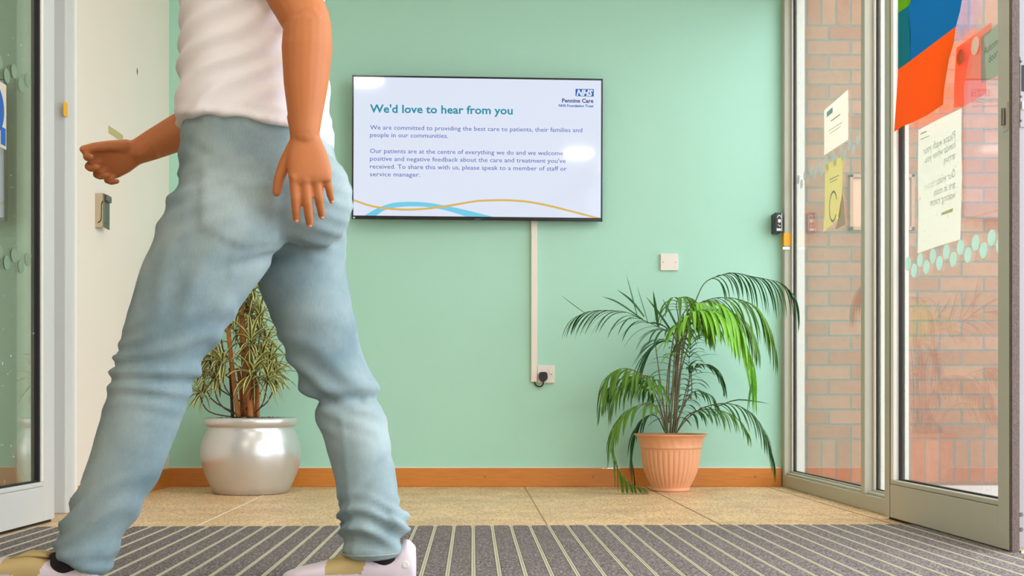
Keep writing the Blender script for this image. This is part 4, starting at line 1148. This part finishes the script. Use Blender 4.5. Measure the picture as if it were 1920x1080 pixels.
# T-shirt
TL = [E(479, 262, YM, .168, .186, -7), E(480, 232, YM, .163, .182, -5), E(480, 170, YM, .158, .176, -3), E(478, 90, YM, .154, .174), E(475, 0, YM, .152, .182), E(470, -90, YM, .148, .196), E(463, -160, YM, .132, .198), E(458, -205, YM, .098, .165), E(455, -228, YM, .07, .085)]
sh_n = P(474, -160, 2.225); sh_f = P(462, -165, 2.605)
bm = bmesh.new(); loft(bm, TL, 48, 2.2)
el_n = P(577, 45, 2.165); el_f = P(428, 205, 2.645)
def lerp(a, b, t): return a + (b - a) * t
limb(bm, [sh_n, lerp(sh_n, el_n, 0.50)], [.078, .068], 20); limb(bm, [sh_f, lerp(sh_f, el_f, 0.62)], [.078, .066], 20)
sm = remesh(bm, 0.008, 8)
sn = [v.normal.copy() for v in sm.vertices]
for v, nrm in zip(sm.vertices, sn):
    co = v.co; px, py = ppx(co)
    n2 = noise.noise(co * 4.5); n1 = noise.noise(co * 11)
    t = (py + 0.85 * (px - 400)) / 62.0 + 1.1 * n2
    d = 0.012 * (fold(t, 1.5) - 0.4) * bump(py, 90, 150) + 0.003 * n1
    t = (py - 0.1 * (px - 400)) / 26.0 + 0.8 * n2
    d += 0.007 * (fold(t) - 0.4) * bump(py, 225, 26)
    if py > 248 and py < 275: d += 0.002
    v.co = co + nrm * d
relax(sm, 2)
shirt = obj_me('tshirt', sm, 'shirt', pe, smooth=True)

# body: one continuous skin surface (torso core, head, arms with hands, ankles)
def hand(bm, wr, d, n, s, curls, length=0.185, thumb_dir=None):
    """wr wrist, d towards fingertips, n back-of-hand normal, s towards the thumb"""
    d = d.normalized(); n = (n - d * n.dot(d)).normalized(); s = (s - d * s.dot(d) - n * s.dot(n)).normalized()
    k = length / 0.185
    palm = 0.088 * k
    loft(bm, [(wr - d * 0.035, s * .030, n * .027), (wr - d * 0.01, s * .028, n * .022), (wr + d * 0.012, s * .029, n * .019), (wr + d * palm * .45, s * .038, n * .018), (wr + d * palm * .75, s * .042, n * .0165), (wr + d * palm * .93, s * .0415, n * .0145), (wr + d * palm * 1.06, s * .040, n * .0095)], 24, 2.4)
    offs = (0.031, 0.0105, -0.0105, -0.030); lens = (0.080, 0.088, 0.082, 0.065); rad = (.0092, .0095, .0090, .0080); dz = (0.0, 0.006, 0.002, -0.007)
    tips = []
    for i in range(4):
        p = wr + d * (palm * 0.92 + dz[i]) + s * offs[i]
        L_ = lens[i] * k; ang = math.radians(curls[i][0]); pts = [p]; rs = [rad[i] * 1.15]; ball(bm, p + n * 0.004, rad[i] * 1.1, sub=2)
        spread = s * ((0.07, 0.02, -0.03, -0.09)[i])
        for j, (fr_, c_) in enumerate(zip((0.46, 0.30, 0.24), curls[i])):
            if j: ang += math.radians(c_)
            dd = (d * math.cos(ang) - n * math.sin(ang) + spread).normalized()
            p = p + dd * (L_ * fr_); pts.append(p); rs.append(rad[i] * (1.0, 0.93, 0.80)[j])
        limb(bm, pts, rs, 12); tips.append((pts[-1], dd, n * math.cos(ang) + d * math.sin(ang)))
    # thumb leaves the side of the palm near its base
    t0 = wr + d * 0.022 + s * 0.020 - n * 0.004
    td = thumb_dir or (d * 0.72 + s * 0.62 - n * 0.30)
    td = td.normalized()
    t1 = t0 + td * 0.040; t2 = t1 + (td * 0.8 + d * 0.35).normalized() * 0.032; t3 = t2 + (td * 0.55 + d * 0.6 - n * 0.15).normalized() * 0.026
    limb(bm, [t0, t1, t2, t3], [.0165, .0125, .0108, .009], 12)
    return tips
bm = bmesh.new()
loft(bm, [E(482, 240, YM, .120, .14), E(480, 170, YM, .125, .14), E(478, 60, YM, .125, .145), E(472, -80, YM, .125, .165), E(462, -165, YM, .105, .165), E(456, -215, YM, .065, .10), E(450, -250, YM, .056, .058), E(446, -300, YM, .055, .056)], 32)
loft(bm, path_st([(482, 250, YM, .12, .14), (495, 340, YM, .13, .15), (505, 400, YM, .11, .12)]), 24)
def slim(rows, f): return [(a, b, c, d_ * f, e * f) for a, b, c, d_, e in rows]
loft(bm, path_st(slim(near_leg[1:-1], 0.70) + [(150, 1048, 2.325, .030, .030), (146, 1085, 2.325, .026, .026)]), 24)
loft(bm, path_st(slim(far_leg[1:-1], 0.70) + [(702, 1043, 2.500, .030, .030), (708, 1072, 2.500, .026, .026)]), 24)
# head looking left
hc = P(436, -385, YM)
ball(bm, hc + Vector((0.012, 0, 0.012)), 0.098, (1.0, 0.78, 1.08), 4)
ball(bm, hc + Vector((-0.035, 0, -0.048)), 0.070, (0.92, 0.80, 1.05), 3)
limb(bm, [hc + Vector((-0.085, 0, 0.010)), hc + Vector((-0.112, 0, -0.022))], [.009, .014], 10)       # nose
limb(bm, [hc + Vector((-0.086, -0.030, 0.022)), hc + Vector((-0.090, 0, 0.026)), hc + Vector((-0.086, 0.030, 0.022))], [.010, .011, .010], 10)  # brow
limb(bm, [hc + Vector((-0.088, -0.018, -0.052)), hc + Vector((-0.096, 0, -0.052)), hc + Vector((-0.088, 0.018, -0.052))], [.006, .009, .006], 10)  # lips
ball(bm, hc + Vector((-0.078, 0, -0.098)), 0.024, (1, 1.1, 0.8), 2)
for sy in (-1, 1): ball(bm, hc + Vector((0.020, sy * 0.078, -0.008)), 0.030, (0.65, 0.28, 1.1), 2)
# near arm
wr_n = P(571, 250, 2.170)
def armloft(sh, el, wr, rr):
    pts = [sh, lerp(sh, el, .35), lerp(sh, el, .75), el, lerp(el, wr, .22), lerp(el, wr, .55), lerp(el, wr, .85), wr]
    limb(bm, pts, rr, 20)
armloft(sh_n + Vector((0, 0.02, 0)), el_n, wr_n, [.060, .056, .051, .046, .049, .043, .033, .029])
tn = hand(bm, wr_n, Vector((0.13, 0.02, -1)), Vector((0.15, -1, 0.0)), Vector((-1, -0.1, -0.1)), [(10, 16, 12), (12, 20, 14), (16, 24, 16), (20, 28, 18)], 0.19)
wr_f = P(262, 283, 2.585)
armloft(sh_f + Vector((0, -0.02, 0)), el_f, wr_f, [.060, .056, .050, .045, .047, .042, .034, .029])
tf = hand(bm, wr_f, Vector((-1, -0.12, -0.38)), Vector((-0.25, 0.85, 0.45)), Vector((-0.2, -0.45, 0.9)), [(38, 55, 30), (44, 60, 32), (50, 62, 34), (54, 62, 34)], 0.185, Vector((-0.80, -0.55, -0.10)))
bmod = remesh(bm, 0.0030, 5)
body = obj_me('body', bmod, 'skin', pe, smooth=True)
# fingernails of the near hand
for p, dd, nn in tn:
    bm = bmesh.new(); ball(bm, p + nn * 0.0045 + dd * 0.001, 0.0056, (0.8, 0.8, 0.8), 2); obj('fingernail', bm, 'nail', pe, smooth=True)
# hair
bm = bmesh.new()
ball(bm, hc + Vector((0.022, 0, 0.030)), 0.104, (1.0, 0.82, 1.02), 4)
bmesh.ops.bisect_plane(bm, geom=bm.verts[:] + bm.edges[:] + bm.faces[:], plane_co=hc + Vector((-0.065, 0, 0.062)), plane_no=Vector((-0.62, 0, -0.78)), clear_outer=True)
bmesh.ops.holes_fill(bm, edges=[e for e in bm.edges if e.is_boundary])
for v in bm.verts: v.co += v.normal * 0.004 * noise.noise(v.co * 60)
obj('hair', bm, 'hair', pe, smooth=True)
for sy in (-1, 1):
    bm = bmesh.new(); ball(bm, hc + Vector((-0.0905, sy * 0.031, 0.004)), 0.010, (0.6, 1.1, 0.6), 2); obj('eye', bm, 'ink', pe, smooth=True)

# socks and trainers
def shoe(ank, heel, toe, gz, Y, name_parent, far):
    """heel / toe are world X of the ends; gz(t) sole height along the shoe"""
    L_ = abs(heel - toe)
    def S(t, z, lift=0.0): return Vector((heel + (toe - heel) * t, Y, gz(t) + z))
    # t, half width, top height
    rows = [(0.0, .020, .070), (0.025, .030, .092), (0.065, .034, .102), (0.10, .036, .092), (0.15, .038, .070), (0.22, .039, .060), (0.32, .040, .062), (0.40, .041, .072), (0.48, .043, .072), (0.60, .047, .060), (0.75, .050, .047), (0.88, .046, .038), (0.96, .034, .030), (1.0, .018, .024)]
    tr = empty('trainer', S(0.5, 0)); tr.parent = name_parent; tr.matrix_parent_inverse = Matrix.Identity(4)
    tr.location = world(name_parent).inverted() @ S(0.5, 0)
    bm = bmesh.new(); st = []
    for t, w_, h in rows:
        c = S(t, 0.022 + (h - 0.022) / 2)
        st.append((c, Vector((0, w_, 0)), Vector((0, 0, (h - 0.018) / 2 + 0.004))))
    loft(bm, st, 28, 2.5)
    # padded collar and heel tab
    limb(bm, [S(0.035, 0.085), S(0.075, 0.098)], [.012, .009], 12)
    me = remesh(bm, 0.004, 5)
    up = obj_me('upper', me, ['shoe', 'shoe_tan'], tr, smooth=True)
    for p in me.polygons:
        tt = (p.center.x - heel) / (toe - heel)
        if 0.33 - (p.center.z - gz(tt) - 0.09) * 1.2 < tt < 0.66 and p.center.z - gz(tt) > 0.035: p.material_index = 1
    bm = bmesh.new(); st = []
    for t, w_, h in rows:
        st.append((S(t, 0.0125), Vector((0, w_ + 0.004, 0)), Vector((0, 0, 0.0125 if 0.02 < t < 0.98 else 0.009))))
    loft(bm, st, 28, 3.5); obj('sole', bm, 'sole', tr, smooth=True)
    # tongue and toe overlay in sand suede
    bm = bmesh.new()
    loft(bm, [(S(0.35, 0.080), Vector((0, .024, 0)), Vector((0, 0, .005))), (S(0.40, 0.080), Vector((0, .028, 0)), Vector((0, 0, .006))), (S(0.50, 0.076), Vector((0, .027, 0)), Vector((0, 0, .006))), (S(0.62, 0.060), Vector((0, .024, 0)), Vector((0, 0, .005)))], 20, 2.5)
    obj('tongue', bm, 'shoe_tan', tr, smooth=True)
    bm = bmesh.new()
    for k in range(4):
        t = 0.42 + 0.055 * k; z = 0.076 - 0.006 * k
        tube(bm, smooth_path([S(t, z - 0.018) + Vector((0, -.032, 0)), S(t, z) + Vector((0, -.015, 0)), S(t + 0.01, z + 0.002), S(t, z) + Vector((0, .015, 0)), S(t, z - 0.018) + Vector((0, .032, 0))], 12), 0.0026, 8)
    obj('laces', bm, 'sole', tr, smooth=True)
    # round emblem on the heel side, stripe on the quarter
    bm = bmesh.new()
    c = S(0.07, 0.055) + Vector((0, -0.0345, 0))
    bmesh.ops.create_cone(bm, cap_ends=True, segments=20, radius1=0.008, radius2=0.007, depth=0.004, matrix=Matrix.Translation(c) @ Matrix.Rotation(math.pi / 2, 4, 'X'))
    obj('heel_emblem', bm, 'sole', tr)
    bm = bmesh.new()
    loft(bm, [(ank + Vector((0, 0, 0.03)), Vector((.050, 0, 0)), Vector((0, .046, 0))), (ank, Vector((.050, 0, 0)), Vector((0, .046, 0))), (S(0.22, 0.065), Vector((.050, 0, 0)), Vector((0, .037, 0))), (S(0.24, 0.030), Vector((.048, 0, 0)), Vector((0, .034, 0)))], 28)
    me = remesh(bm, 0.005, 3)
    obj_me('sock', me, 'sock', tr, smooth=True)
    return tr
xh = P(780, 1080, 2.500).x
shoe(P(704, 1040, 2.500), xh, xh - 0.295, lambda t: 0.008, 2.500, pe, True)
xh = P(188, 1100, 2.325).x
shoe(P(142, 1062, 2.325), xh, xh - 0.290, lambda t: 0.008 + 0.045 * t, 2.325, pe, False)
